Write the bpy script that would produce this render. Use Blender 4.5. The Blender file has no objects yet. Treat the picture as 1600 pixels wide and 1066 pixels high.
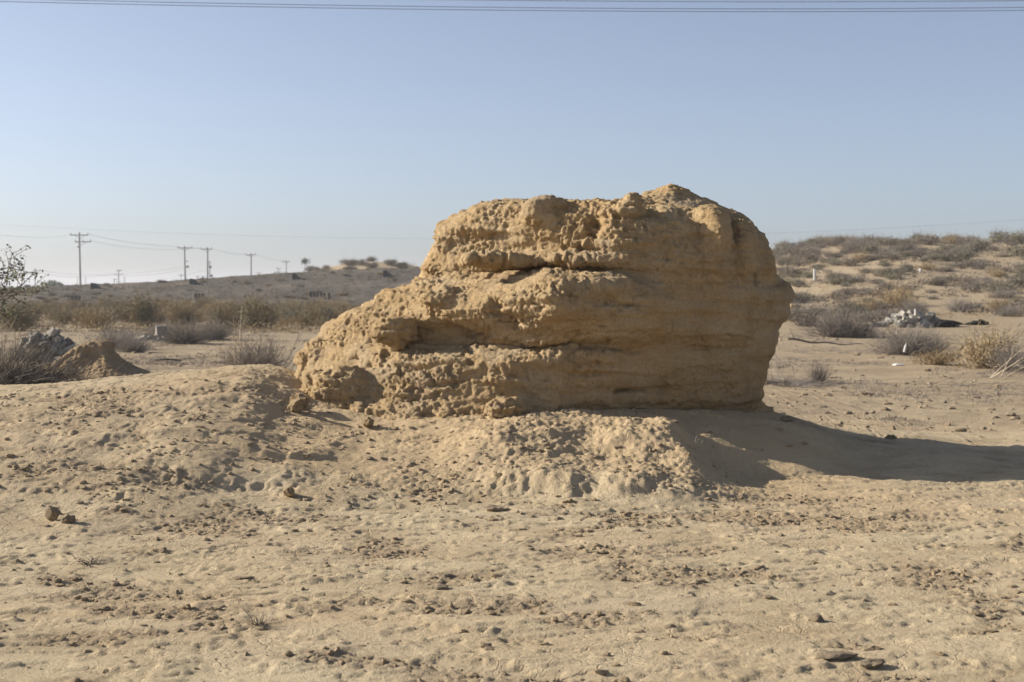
import bpy, math, random
import numpy as np
from mathutils import Vector, Matrix

# ------------------------------------------------------------------ camera, sky, sun, exposure
scn = bpy.context.scene
col = scn.collection
F0, HOR, CAMH = 2222.0, 447.0, 1.6            # focal length in photo pixels, horizon row, eye height
cam_d = bpy.data.cameras.new('camera')
cam = bpy.data.objects.new('camera', cam_d); col.objects.link(cam)
cam.location = (0, 0, CAMH); cam.rotation_euler = (math.radians(90), 0, 0)
cam_d.lens = 50.0; cam_d.sensor_width = 36.0
cam_d.shift_y = -(533.0 - HOR) / 1600.0
cam_d.clip_start = 0.1; cam_d.clip_end = 9000
cam_d.dof.use_dof = True; cam_d.dof.focus_distance = 9.6; cam_d.dof.aperture_fstop = 4.5
scn.camera = cam

SUN_EL, SUN_BACK = 25.0, 13.0                 # elevation; degrees behind the line straight left
az = math.radians(180 - SUN_BACK)             # angle from +X, counter-clockwise, of the direction to the sun
el = math.radians(SUN_EL)
to_sun = Vector((math.cos(az) * math.cos(el), math.sin(az) * math.cos(el), math.sin(el)))
world = bpy.data.worlds.new('World'); scn.world = world; world.use_nodes = True
wn = world.node_tree.nodes; wl = world.node_tree.links
bg = wn['Background']
sky = wn.new('ShaderNodeTexSky'); sky.sky_type = 'NISHITA'; sky.sun_disc = False
sky.sun_elevation = el; sky.sun_rotation = math.atan2(to_sun.x, to_sun.y)
sky.altitude = 2000; sky.air_density = 0.8; sky.dust_density = 7.0; sky.ozone_density = 2.0
bg.inputs['Strength'].default_value = 0.092
hs = wn.new('ShaderNodeHueSaturation'); hs.inputs['Saturation'].default_value = 0.72       # milky, dusty desert sky
wb = wn.new('ShaderNodeMix'); wb.data_type = 'RGBA'; wb.blend_type = 'MULTIPLY'; wb.inputs[0].default_value = 1.0
wb.inputs[7].default_value = (0.985, 1.0, 1.03, 1)
wl.new(sky.outputs['Color'], hs.inputs['Color']); wl.new(hs.outputs['Color'], wb.inputs[6]); wl.new(wb.outputs[2], bg.inputs['Color'])
sun_d = bpy.data.lights.new('sun', 'SUN'); sun_d.energy = 5.0; sun_d.angle = math.radians(0.55)
sun_d.color = (1.0, 0.93, 0.82)
sun = bpy.data.objects.new('sun', sun_d); col.objects.link(sun)
sun.rotation_euler = to_sun.to_track_quat('Z', 'Y').to_euler()
scn.view_settings.view_transform = 'Standard'; scn.view_settings.look = 'None'
scn.view_settings.exposure = 0.68; scn.view_settings.gamma = 1.0
scn.render.engine = 'CYCLES'

# ------------------------------------------------------------------ numpy noise
rngN = np.random.default_rng(7)
PERM = np.concatenate([rngN.permutation(256)] * 3).astype(np.int32)
G3 = rngN.normal(size=(256, 3)).astype(np.float32); G3 /= np.linalg.norm(G3, axis=1)[:, None]
A2 = rngN.uniform(0, 2 * np.pi, 256); G2 = np.stack([np.cos(A2), np.sin(A2)], 1).astype(np.float32)
RND = rngN.uniform(0, 1, (256, 2)).astype(np.float32)
def fade(t): return t * t * t * (t * (t * 6 - 15) + 10)
def pn2(x, y):
    x = np.asarray(x, np.float32); y = np.asarray(y, np.float32)
    xf = np.floor(x); yf = np.floor(y); X = xf.astype(np.int32) & 255; Y = yf.astype(np.int32) & 255
    fx = x - xf; fy = y - yf; u = fade(fx); v = fade(fy)
    def c(i, j):
        g = G2[PERM[PERM[X + i] + Y + j]]
        return g[..., 0] * (fx - i) + g[..., 1] * (fy - j)
    a = c(0, 0); a = a + u * (c(1, 0) - a); b = c(0, 1); b = b + u * (c(1, 1) - b)
    return (a + v * (b - a)) * 1.4
def pn3(x, y, z):
    x = np.asarray(x, np.float32); y = np.asarray(y, np.float32); z = np.asarray(z, np.float32)
    xf = np.floor(x); yf = np.floor(y); zf = np.floor(z)
    X = xf.astype(np.int32) & 255; Y = yf.astype(np.int32) & 255; Z = zf.astype(np.int32) & 255
    fx = x - xf; fy = y - yf; fz = z - zf; u = fade(fx); v = fade(fy); w = fade(fz)
    def c(i, j, k):
        g = G3[PERM[PERM[PERM[X + i] + Y + j] + Z + k]]
        return g[..., 0] * (fx - i) + g[..., 1] * (fy - j) + g[..., 2] * (fz - k)
    def e(j, k):
        a = c(0, j, k); return a + u * (c(1, j, k) - a)
    a = e(0, 0); a = a + v * (e(1, 0) - a); b = e(0, 1); b = b + v * (e(1, 1) - b)
    return (a + w * (b - a)) * 1.3
def worley2(x, y):
    xf = np.floor(x); yf = np.floor(y); X = xf.astype(np.int32); Y = yf.astype(np.int32)
    fx = (x - xf).astype(np.float32); fy = (y - yf).astype(np.float32)
    d1 = np.full(fx.shape, 9., np.float32); hid = np.zeros(fx.shape, np.int32)
    for i in (-1, 0, 1):
        for j in (-1, 0, 1):
            h = PERM[PERM[(X + i) & 255] + ((Y + j) & 255)]
            r = RND[h]; d = (i + r[..., 0] - fx) ** 2 + (j + r[..., 1] - fy) ** 2
            m = d < d1; d1 = np.where(m, d, d1); hid = np.where(m, h, hid)
    return np.sqrt(d1), hid
def sst(a, b, x):
    t = np.clip((x - a) / (b - a), 0, 1); return t * t * (3 - 2 * t)
def ip(x, tab): return np.interp(x, [t[0] for t in tab], [t[1] for t in tab])
def sip(x, tab):
    # smoothed interpolation (average of three samples)
    return (ip(x - .18, tab) + ip(x, tab) * 2 + ip(x + .18, tab)) / 4

# ------------------------------------------------------------------ materials
def mat(name, build):
    m = bpy.data.materials.new(name); m.use_nodes = True
    nt = m.node_tree; b = nt.nodes['Principled BSDF']
    b.inputs['Roughness'].default_value = .95
    b.inputs['Specular IOR Level'].default_value = .12
    build(nt, b); return m
def nd(nt, t, **k):
    n = nt.nodes.new(t)
    for a, v in k.items():
        if a in n.inputs: n.inputs[a].default_value = v
        else: setattr(n, a, v)
    return n
def noise(nt, vec, scale, detail=6., rough=.6, dist=0.):
    n = nd(nt, 'ShaderNodeTexNoise'); n.inputs['Scale'].default_value = scale
    n.inputs['Detail'].default_value = detail; n.inputs['Roughness'].default_value = rough
    n.inputs['Distortion'].default_value = dist
    nt.links.new(vec, n.inputs['Vector']); return n.outputs['Fac']
def mapping(nt, vec, s):
    n = nd(nt, 'ShaderNodeMapping'); n.inputs['Scale'].default_value = s
    nt.links.new(vec, n.inputs['Vector']); return n.outputs['Vector']
def ramp(nt, fac, stops):
    n = nd(nt, 'ShaderNodeValToRGB'); r = n.color_ramp
    while len(r.elements) < len(stops): r.elements.new(.5)
    for e, (p, c) in zip(r.elements, stops):
        e.position = p; e.color = (*c, 1) if not isinstance(c, (int, float)) else (c, c, c, 1)
    nt.links.new(fac, n.inputs['Fac']); return n.outputs['Color']
def mix(nt, fac, a, b, mode='MIX'):
    n = nd(nt, 'ShaderNodeMix'); n.data_type = 'RGBA'; n.blend_type = mode
    for sock, v in ((n.inputs[0], fac), (n.inputs[6], a), (n.inputs[7], b)):
        if isinstance(v, bpy.types.NodeSocket): nt.links.new(v, sock)
        elif isinstance(v, (int, float)): sock.default_value = v
        else: sock.default_value = (*v, 1)
    return n.outputs[2]
def math_(nt, op, a, b):
    n = nd(nt, 'ShaderNodeMath'); n.operation = op
    for s, v in ((n.inputs[0], a), (n.inputs[1], b)):
        if isinstance(v, bpy.types.NodeSocket): nt.links.new(v, s)
        else: s.default_value = v
    return n.outputs[0]
def objco(nt): return nd(nt, 'ShaderNodeTexCoord').outputs['Object']
def bump(nt, b, h, strength, dist):
    n = nd(nt, 'ShaderNodeBump'); n.inputs['Strength'].default_value = strength; n.inputs['Distance'].default_value = dist
    nt.links.new(h, n.inputs['Height']); nt.links.new(n.outputs['Normal'], b.inputs['Normal'])

def b_ground(nt, b):
    v = objco(nt)
    vs = mapping(nt, v, (.55, 1.0, 1.0))
    big = noise(nt, vs, .55, 5, .55)
    pat = noise(nt, vs, 2.3, 7, .65, .6)
    fine = noise(nt, v, 38., 6, .7)
    grit = noise(nt, v, 140., 3, .6)
    c = ramp(nt, pat, [(.30, (.37, .285, .175)), (.48, (.48, .385, .245)), (.62, (.54, .44, .285)), (.8, (.455, .365, .245))])
    c = mix(nt, ramp(nt, big, [(.42, 0.), (.64, .55)]), c, (.50, .36, .215))           # warm sandy stains
    c = mix(nt, ramp(nt, noise(nt, vs, 1.1, 4, .5), [(.5, 0.), (.68, .5)]), c, (.47, .395, .27))   # grey crust
    c = mix(nt, ramp(nt, fine, [(.30, .6), (.46, 0.)]), c, (.23, .165, .10))            # dark grains in the crumble
    c = mix(nt, ramp(nt, grit, [(.33, .4), (.44, 0.)]), c, (.22, .17, .115))
    deb = noise(nt, mapping(nt, v, (.6, 1., 1.)), 5.5, 6, .75)
    pl = nd(nt, 'ShaderNodeAttribute', attribute_name='plain').outputs['Fac']
    c = mix(nt, math_(nt, 'MULTIPLY', pl, ramp(nt, noise(nt, vs, .8, 5, .65), [(.40, .95), (.64, .25)])), c, mix(nt, deb, (.19, .145, .095), (.46, .355, .235)))     # brown debris on the plain
    vo = nd(nt, 'ShaderNodeTexVoronoi', feature='DISTANCE_TO_EDGE'); vo.inputs['Scale'].default_value = 5.5
    wv = nd(nt, 'ShaderNodeMix', data_type='RGBA'); wv.inputs[0].default_value = .10
    nz = nd(nt, 'ShaderNodeTexNoise'); nz.inputs['Scale'].default_value = 6.; nz.inputs['Detail'].default_value = 4.
    nt.links.new(v, nz.inputs['Vector']); nt.links.new(v, wv.inputs[6]); nt.links.new(nz.outputs['Color'], wv.inputs[7]); nt.links.new(wv.outputs[2], vo.inputs['Vector'])
    crack = math_(nt, 'MULTIPLY', ramp(nt, vo.outputs['Distance'], [(.0, 1.), (.022, 0.)]), ramp(nt, noise(nt, v, 1.3, 3, .5), [(.50, 0.), (.62, .8)]))
    c = mix(nt, math_(nt, 'MULTIPLY', crack, .5), c, (.25, .18, .11))
    a = nd(nt, 'ShaderNodeAttribute', attribute_name='crumb').outputs['Fac']
    c = mix(nt, math_(nt, 'MULTIPLY', a, .5), c, (.30, .22, .14))
    w = nd(nt, 'ShaderNodeAttribute', attribute_name='warm').outputs['Fac']
    c = mix(nt, w, c, mix(nt, pat, (.42, .305, .175), (.54, .41, .25)), 'MIX')
    s = nd(nt, 'ShaderNodeAttribute', attribute_name='dune').outputs['Fac']
    c = mix(nt, s, c, mix(nt, noise(nt, v, .35, 6, .6), (.30, .235, .155), (.40, .31, .20)))
    nt.links.new(c, b.inputs['Base Color'])
    h = math_(nt, 'ADD', math_(nt, 'MULTIPLY', fine, 1.0), math_(nt, 'MULTIPLY', grit, .4))
    h = math_(nt, 'SUBTRACT', h, math_(nt, 'MULTIPLY', crack, .5))
    h = math_(nt, 'ADD', h, math_(nt, 'MULTIPLY', math_(nt, 'MULTIPLY', deb, pl), 5.))
    bump(nt, b, h, .9, .019)
M = {}
M['ground'] = mat('cracked_desert_soil', b_ground)
def b_earth(c0, c1, c2, dark, stria):
    def f(nt, b):
        v = objco(nt)
        st = noise(nt, mapping(nt, v, (.7, .7, 5.)), 1.6, 6, .6, .3)
        pat = noise(nt, v, 3.2, 7, .62, .4); fine = noise(nt, v, 45., 6, .72); grit = noise(nt, v, 150., 3, .6)
        c = ramp(nt, pat, [(.3, c0), (.5, c1), (.72, c2)])
        c = mix(nt, ramp(nt, st, [(.38, stria), (.58, 0.)]), c, c0)
        c = mix(nt, ramp(nt, noise(nt, mapping(nt, v, (2.2, 2.2, .5)), 2.1, 5, .6), [(.55, 0.), (.70, .45)]), c, c0)      # wash streaks
        c = mix(nt, ramp(nt, noise(nt, v, 1.15, 4, .6, .8), [(.54, 0.), (.70, .5)]), c, tuple(q * k for q, k in zip(c1, (1.0, .86, .68))))   # rusty clay
        g = noise(nt, v, 1.7, 5, .55)
        c = mix(nt, ramp(nt, g, [(.52, 0.), (.70, .6)]), c, (.42, .345, .255))
        c = mix(nt, ramp(nt, fine, [(.30, .6), (.50, 0.)]), c, dark)
        c = mix(nt, ramp(nt, grit, [(.32, .4), (.46, 0.)]), c, dark)
        nt.links.new(c, b.inputs['Base Color'])
        h = math_(nt, 'ADD', fine, math_(nt, 'MULTIPLY', grit, .4))
        bump(nt, b, h, 1.0, .034)
    return f
M['rock'] = mat('weathered_mud_earth', b_earth((.46, .315, .16), (.57, .415, .23), (.63, .485, .30), (.31, .205, .105), .5))
M['clod'] = mat('dry_soil_clod', b_earth((.30, .225, .145), (.40, .315, .215), (.46, .37, .265), (.2, .15, .1), .2))
def flat(c, c2=None, sc=6., rough=.9, spec=.15):
    def f(nt, b):
        v = objco(nt)
        col_ = mix(nt, noise(nt, v, sc, 5, .65), c, c2 or tuple(q * .6 for q in c))
        nt.links.new(col_, b.inputs['Base Color']); b.inputs['Roughness'].default_value = rough
        b.inputs['Specular IOR Level'].default_value = spec
    return f
def b_rand(c, c2, sc):
    # colour varies from one object to the next and within it
    def f(nt, b):
        v = objco(nt); oi = nd(nt, 'ShaderNodeObjectInfo').outputs['Random']
        x = math_(nt, 'ADD', math_(nt, 'MULTIPLY', oi, .6), math_(nt, 'MULTIPLY', noise(nt, v, sc, 4, .6), .5))
        nt.links.new(ramp(nt, x, [(.1, c), (.9, c2)]), b.inputs['Base Color'])
    return f
M['concrete'] = mat('broken_concrete', b_rand((.17, .155, .13), (.40, .365, .31), 9.))
M['concrete_dark'] = mat('grey_rubble_stone', b_rand((.15, .14, .125), (.36, .33, .285), 9.))
def b_gravel(nt, b):
    v = objco(nt); a = noise(nt, v, .22, 5, .6); f = noise(nt, v, 2.6, 6, .75)
    c = ramp(nt, a, [(.32, (.105, .09, .072)), (.55, (.15, .13, .105)), (.72, (.24, .19, .135))])
    c = mix(nt, ramp(nt, f, [(.32, .8), (.56, 0.)]), c, (.085, .075, .064)); c = mix(nt, ramp(nt, f, [(.6, 0.), (.75, .5)]), c, (.36, .32, .27))
    nt.links.new(c, b.inputs['Base Color']); bump(nt, b, f, .9, .25)
M['gravel'] = mat('grey_road_gravel', b_gravel)
M['twig_grey'] = mat('dead_grey_twig', b_rand((.17, .145, .125), (.30, .265, .225), 8.))
M['twig_dark'] = mat('dark_dead_twig', b_rand((.085, .07, .055), (.17, .145, .12), 8.))
M['twig_pale'] = mat('bleached_straw', b_rand((.42, .34, .23), (.56, .47, .34), 8.))
M['shrub_olive'] = mat('olive_grey_shrub', b_rand((.16, .145, .09), (.25, .225, .155), 5.))
M['shrub_tan'] = mat('dry_tan_shrub', b_rand((.26, .19, .10), (.36, .275, .16), 5.))
M['shrub_brown'] = mat('brown_grey_shrub', b_rand((.175, .14, .10), (.265, .22, .165), 5.))
M['leaf'] = mat('acacia_leaf', b_rand((.055, .065, .035), (.10, .11, .055), 6.))
M['flower'] = mat('pale_yellow_green_leaflet', b_rand((.27, .28, .15), (.40, .40, .24), 6.))
M['bark'] = mat('grey_brown_bark', flat((.13, .10, .075), (.20, .165, .13), 12.))
M['crown'] = mat('far_tree_foliage', flat((.05, .075, .035), (.10, .13, .06), 1.5))
M['pole'] = mat('weathered_pole', flat((.095, .088, .08), (.15, .14, .128), 1.2))
M['wire'] = mat('aluminium_wire', flat((.16, .16, .17), None, 1., .6, .3))
M['insul'] = mat('brown_insulator', flat((.09, .07, .06), None, 3., .4, .4))
M['black'] = mat('black_rubber', flat((.018, .017, .016), (.03, .028, .026), 5.))
M['white'] = mat('white_paint', flat((.74, .73, .70), (.62, .60, .56), 9., .7))
M['plastic'] = mat('white_plastic_scrap', flat((.70, .69, .66), (.55, .53, .50), 9., .6, .3))
M['darkblock'] = mat('dark_stained_concrete', flat((.085, .078, .07), (.13, .12, .105), 2.))

# ------------------------------------------------------------------ object helpers
def tag(o, label, cat=None, group=None, kind=None):
    if label: o['label'] = label
    if cat: o['category'] = cat
    if group: o['group'] = group
    if kind: o['kind'] = kind
    return o
def mesh_np(name, V, Q, m, smooth=True, mats=None, midx=None):
    V = np.asarray(V, np.float32); Q = np.asarray(Q, np.int32)
    me = bpy.data.meshes.new(name); n = Q.shape[1]
    me.vertices.add(len(V)); me.vertices.foreach_set('co', V.ravel())
    me.loops.add(Q.size); me.loops.foreach_set('vertex_index', Q.ravel())
    me.polygons.add(len(Q))
    me.polygons.foreach_set('loop_start', np.arange(0, Q.size, n, dtype=np.int32))
    me.polygons.foreach_set('use_smooth', np.full(len(Q), smooth))
    for mm in (mats or [m]): me.materials.append(mm)
    if midx is not None: me.polygons.foreach_set('material_index', np.asarray(midx, np.int32))
    me.update(calc_edges=True); return me
def link(name, me, loc=(0, 0, 0), rotz=0., scale=1., parent=None):
    o = bpy.data.objects.new(name, me); col.objects.link(o); o.location = loc
    o.rotation_euler = (0, 0, rotz)
    o.scale = (scale,) * 3 if isinstance(scale, (int, float)) else scale
    if parent: o.parent = parent
    return o
def empty(name, loc=(0, 0, 0), rotz=0.): return link(name, None, loc, rotz)
def W(px, py, D): return ((px - 800.) / F0 * D, D, CAMH - (py - HOR) / F0 * D)

# ------------------------------------------------------------------ terrain height
CREST = [(-14, .1), (-9, .35), (-6.5, .56), (-4.5, .62), (-3.3, .73), (-2.6, .80), (-2.25, .78), (-1.9, .58), (-1.6, .45), (-1.2, .40), (-.6, .41), (.3, .44), (1.2, .43), (2.2, .40), (2.7, .30), (3.3, .13), (4.5, .02), (6.5, 0), (9, 0)]
TOE = [(-9, 7.5), (-4.5, 8.1), (-2.5, 9.1), (-1.5, 9.7), (0, 10.25), (1.3, 10.3), (1.6, 10.9), (2.0, 11.5), (3.2, 11.9), (4.5, 12.0), (8, 12.0)]
TERR = [(9.9, 0), (10.2, .02), (10.38, .06), (10.56, .17), (10.9, .225), (11.1, .25), (11.2, .29), (11.45, .39), (11.75, .44), (12.3, .45), (13, .45)]
def macro(x, y):
    wob = pn2(x * .9 + 3, y * .9) * .16 + pn2(x * 2.7, y * 2.7 + 9) * .07
    c = sip(x, CREST); d0 = sip(x, TOE) + wob
    yc = sip(x, [(-4.5, 12.8), (-3, 13.2), (-2, 13.4), (-1.5, 12.7), (0, 12.5), (1.4, 12.5), (2, 12.8)])
    t = np.clip((y - d0) / (yc - d0), 0, 1)
    prof = (t * t * (3 - 2 * t)) * .6 + t * .4
    z = c * prof
    near = (y > 8) & (y < 20) if np.ndim(y) else True
    yy = y + wob * 1.5 + pn2(x * 4, y * 4) * .06 + pn2(x * 15, y * 15 + 5) * .025
    zt = ip(yy, TERR)
    wm = sst(-.75, .0, x) * (1 - sst(1.25, 1.62, x + pn2(x * 3, y * 3) * .12))
    wl_ = sst(-.4, .1, x) * (1 - sst(1.4, 2.0, x))
    zl = ip(yy, [(10.35, 0), (10.46, .13), (10.9, .15), (12, 0)])
    z = z * (1 - wm) + zt * wm + zl * (wl_ - wm).clip(0, 1) * .6
    # small scarp on the left slope
    ls = 10.42 + .14 * pn2(x * 1.6 + 8, y * 0 + .3) + .035 * pn2(x * 7, y * 3) + .04 * pn2(x * 15, y * 6) + .02 * pn2(x * 33, y * 9)
    wsc = sst(-2.95, -2.55, x) * (1 - sst(-1.75, -1.35, x))
    z = z + wsc * (.04 * sst(-.10, .10, y - ls) - .04 * sst(.25, 1.3, y - ls) - .02 * np.exp(-((y - ls + .14) / .12) ** 2))
    ls2 = 11.15 + .2 * pn2(x * 1.3 + 20, y * 0 + .8)
    wsc2 = sst(-3.1, -2.5, x) * (1 - sst(-1.6, -1.2, x))
    z = z + wsc2 * (.04 * sst(-.04, .04, y - ls2) - .04 * sst(.2, .9, y - ls2))
    foot = ip(x, [(-2.2, 13.2), (-1.6, 12.7), (-.6, 12.25), (0, 12.2), (.95, 12.52), (1.5, 12.72), (2, 12.9), (2.4, 13.2)]) + wob * .4
    z = z + .03 * np.exp(-((y - foot).clip(-9, .0) / .17) ** 2) * sst(-2.4, -1.8, x) * (1 - sst(2.2, 2.7, x)) * (1 - sst(14., 15., y))
    back = 1 - sst(14.0, 18.8, y + pn2(x * .5, y * .5) * .6)
    z = z * back
    # gentle undulation of the plain, the rise with shrubs on the right and the dune far left
    d = np.hypot(x, y)
    z = z + .035 * pn2(x * .22, y * .22) * sst(6, 14, d) + .16 * pn2(x * .06 + 4, y * .06) * sst(16, 60, d)
    hill = sst(2, 24, x - (y - 60) * .06) * sst(42, 130, y) * (5.15 + .012 * (x - 22).clip(-30, 60)) * (1 - .55 * sst(150, 600, y))
    hill = hill + sst(2, 24, x) * sst(40, 80, y) * (.32 * pn2(x * .09, y * .09) + .2 * pn2(x * .25, y * .2))
    dune = 4.6 * np.exp(-((x + 16) / 14) ** 2) * np.exp(-((y - 172) / 20) ** 2)
    z = z + hill + dune + sst(500, 1500, y) * pn2(x * .002, y * .002) * 2.
    return z
def rough_mask(x, y):
    r = pn2(x * .75 + 11, y * 1.5 + 2) * .7 + pn2(x * 1.9, y * 3.6 + 7) * .45 + pn2(x * 5, y * 8) * .18
    onm = sst(10.1, 10.7, y) * (1 - sst(14.5, 17, y)) * sst(-6, -4.5, x) * (1 - sst(1.3, 1.9, x))
    leftm = sst(-.2, -1.4, x) * sst(7.2, 8.4, y) * (1 - sst(9.6, 10.4, y))
    return np.clip(sst(.05, .42, r) + onm * .16 + leftm * .15, 0, 1)
def micro(x, y):
    R = rough_mask(x, y)
    lob = sst(-.9, .1, x) * (1 - sst(1.4, 1.9, x)) * sst(10.2, 10.5, y) * (1 - sst(12.2, 12.6, y))
    lef = (1 - sst(-1.2, -.4, x)) * sst(9.2, 10.6, y) * (1 - sst(13, 14, y))
    wx = x + .03 * pn2(x * 9, y * 9); wy = y + .03 * pn2(x * 9 + 4, y * 9 + 7)
    z = .008 * pn2(x * 2.0, y * 2.0) + .0022 * pn2(x * 5, y * 7)
    b1 = np.abs(pn2(wx * 6, wy * 8)); b2 = np.abs(pn2(wx * 15, wy * 18 + 3)); b3 = pn2(x * 31 + 5, y * 33)
    z = z + R * (.014 * (b1 - .25) + .013 * (b2 - .25) + .0095 * b3) + (.25 + R) * .006 * pn2(x * 42, y * 38)
    # clods of very different sizes grown into the crumbly patches
    for sc, am, keep, seed in ((6.5, .018, 8, 3), (13., .018, 22, 1), (26., .014, 45, 2)):
        f, hid = worley2(wx * sc + seed * 9, wy * sc * 1.15)
        u = ((hid * 37 + seed * 11) % 101) / 101.; rad = .10 + .40 * u * u
        lump = np.sqrt(np.clip(1 - (f / rad) ** 2, 0, 1)) * (.75 + .6 * pn2(x * sc * 3, y * sc * 3))
        z = z + am * lump * rad * 2 * sst(.25, .8, R) * (((hid * 13 + seed * 7) % 100) < keep)
    # thin curled crust plates with broken edges
    for k, (sx, sy, am, th) in enumerate(((1.1, 2.2, .009, .05), (1.9, 3.4, .008, .12), (.7, 1.5, .011, -.12), (3.1, 5.5, .006, .2))):
        n = pn2(x * sx + 31 * k, y * sy + 17 * k) + .26 * pn2(x * sx * 4, y * sy * 4 + k) + .12 * pn2(x * 19, y * 19 + k)
        z = z + am * sst(th - .016, th + .016, n) * (1 - .5 * R)
    # slumped, knobbly lobe below the outcrop, with run-off rills
    z = z + lob * (.06 * pn2(x * 1.9, y * 1.5 + 4) + .016 * pn2(wx * 6, wy * 4.2) + .012 * (np.abs(pn2(wx * 12, wy * 10)) - .25) * (1 + 1.5 * pn2(x * 1.7, y * 1.7)) + .012 * pn2(x * 24, y * 20) + .009 * pn2(x * 44, y * 40))
    z = z + lef * (.02 * pn2(x * 3.1, y * 4) + .010 * (np.abs(pn2(wx * 8, wy * 9)) - .25))
    return z, R
def ground_z(x, y):
    x = np.float32(x); y = np.float32(y)
    return float(macro(np.array([x]), np.array([y]))[0])
def ground_zd(x, y):
    X = np.array([x], np.float32); Y = np.array([y], np.float32)
    return float(macro(X, Y)[0] + micro(X, Y)[0][0])

# one ground sheet: fine where the photograph is near, widening to the horizon
def spread(start, step, growth, end):
    out = [start]; s = step
    while out[-1] < end: s *= growth; out.append(out[-1] + s)
    return out
xc = np.arange(-4.5, 4.5001, .015)
xr_ = np.array(spread(4.5, .015, 1.06, 4000)[1:]); gx = np.concatenate([-xr_[::-1], xc, xr_])
ya = np.concatenate([np.arange(5.2, 9.5, .0155), np.arange(9.5, 13.6, .0185)])
yb_ = np.array(spread(13.6, .0175, 1.05, 6000)[1:]); yc_ = np.array(spread(0, .015, 1.09, 300)[1:])
gy = np.concatenate([5.2 - yc_[::-1], ya, yb_])
GX, GY = np.meshgrid(gx.astype(np.float32), gy.astype(np.float32))
GZ = macro(GX.ravel(), GY.ravel())
mic, RM = micro(GX.ravel(), GY.ravel())
dist_w = 1 - sst(22, 60, np.hypot(GX.ravel(), GY.ravel()))
GZ = GZ + mic * dist_w
nx, ny = len(gx), len(gy)
ids = np.arange(nx * ny, dtype=np.int32).reshape(ny, nx)
Q = np.stack([ids[:-1, :-1], ids[:-1, 1:], ids[1:, 1:], ids[1:, :-1]], -1).reshape(-1, 4)
me = mesh_np('ground', np.stack([GX.ravel(), GY.ravel(), GZ], 1), Q, M['ground'])
def attr(me, name, arr):
    a = me.attributes.new(name, 'FLOAT', 'POINT'); a.data.foreach_set('value', np.asarray(arr, np.float32))
xx, yy = GX.ravel(), GY.ravel()
attr(me, 'crumb', RM * dist_w)
warm = sst(-3.4, -1.6, xx) * (1 - sst(2.2, 3.2, xx)) * sst(9.9, 11.3, yy + pn2(xx * 2, yy * 2) * .5) * (1 - sst(14.5, 16, yy)) * .85
attr(me, 'warm', warm)
attr(me, 'plain', sst(14.5, 18, yy) * (1 - sst(60, 95, yy)))
attr(me, 'dune', sst(30, 60, yy) * .9)
tag(link('ground', me), None, kind='structure')

# ------------------------------------------------------------------ solids from a distance field (surface nets)
def surface_nets(F, org, h):
    nx, ny, nz = F.shape
    ins = F < 0
    cnt = np.zeros((nx - 1, ny - 1, nz - 1), np.int8)
    for i in (0, 1):
        for j in (0, 1):
            for k in (0, 1): cnt += ins[i:nx - 1 + i, j:ny - 1 + j, k:nz - 1 + k]
    mixc = (cnt > 0) & (cnt < 8)
    I = np.argwhere(mixc); vid = np.full(mixc.shape, -1, np.int32); vid[mixc] = np.arange(len(I))
    acc = np.zeros((len(I), 3)); n = np.zeros(len(I))
    cs = [(i, j, k) for i in (0, 1) for j in (0, 1) for k in (0, 1)]
    for a in cs:
        for ax in range(3):
            if a[ax]: continue
            b = list(a); b[ax] = 1
            fa = F[I[:, 0] + a[0], I[:, 1] + a[1], I[:, 2] + a[2]]; fb = F[I[:, 0] + b[0], I[:, 1] + b[1], I[:, 2] + b[2]]
            m = (fa < 0) != (fb < 0); t = np.where(m, fa / np.where(m, fa - fb, 1), 0)
            p = np.tile(np.array(a, float), (len(I), 1)); p[:, ax] += t
            acc += p * m[:, None]; n += m
    V = (I + acc / n[:, None]) * h + np.array(org)
    quads = []
    for ax in range(3):
        o1, o2 = [q for q in range(3) if q != ax]
        s0 = [slice(None)] * 3; s1 = [slice(None)] * 3
        s0[ax] = slice(0, -1); s1[ax] = slice(1, None)
        a, b = ins[tuple(s0)], ins[tuple(s1)]
        E = np.argwhere(a != b)
        ok = (E[:, o1] > 0) & (E[:, o2] > 0) & (E[:, o1] < F.shape[o1] - 1) & (E[:, o2] < F.shape[o2] - 1)
        E = E[ok]; flip = a[E[:, 0], E[:, 1], E[:, 2]]
        def c(d1, d2):
            e = E.copy(); e[:, o1] += d1; e[:, o2] += d2
            return vid[e[:, 0], e[:, 1], e[:, 2]]
        q = np.stack([c(-1, -1), c(0, -1), c(0, 0), c(-1, 0)], 1)
        if ax == 1: flip = ~flip
        q = np.where(flip[:, None], q, q[:, ::-1]); quads.append(q)
    return V, np.concatenate(quads)
def subdivide(V, Q):
    E = np.concatenate([Q[:, [0, 1]], Q[:, [1, 2]], Q[:, [2, 3]], Q[:, [3, 0]]]); E.sort(1)
    key = E[:, 0].astype(np.int64) * len(V) + E[:, 1]
    u, inv = np.unique(key, return_inverse=True)
    mid = (V[u // len(V)] + V[u % len(V)]) / 2; fc = V[Q].mean(1)
    # soften the old vertices a little (Catmull-Clark-like)
    s = np.zeros_like(V); n = np.zeros(len(V))
    for k in range(4): np.add.at(s, Q[:, k], fc); np.add.at(n, Q[:, k], 1)
    Vs = V * .5 + s / np.maximum(n, 1)[:, None] * .5
    em = inv.reshape(4, -1) + len(V); f = np.arange(len(Q)) + len(V) + len(u)
    Q2 = np.concatenate([np.stack([Q[:, k], em[k], f, em[k - 1]], 1) for k in range(4)])
    return np.concatenate([Vs, mid, fc]), Q2
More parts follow.
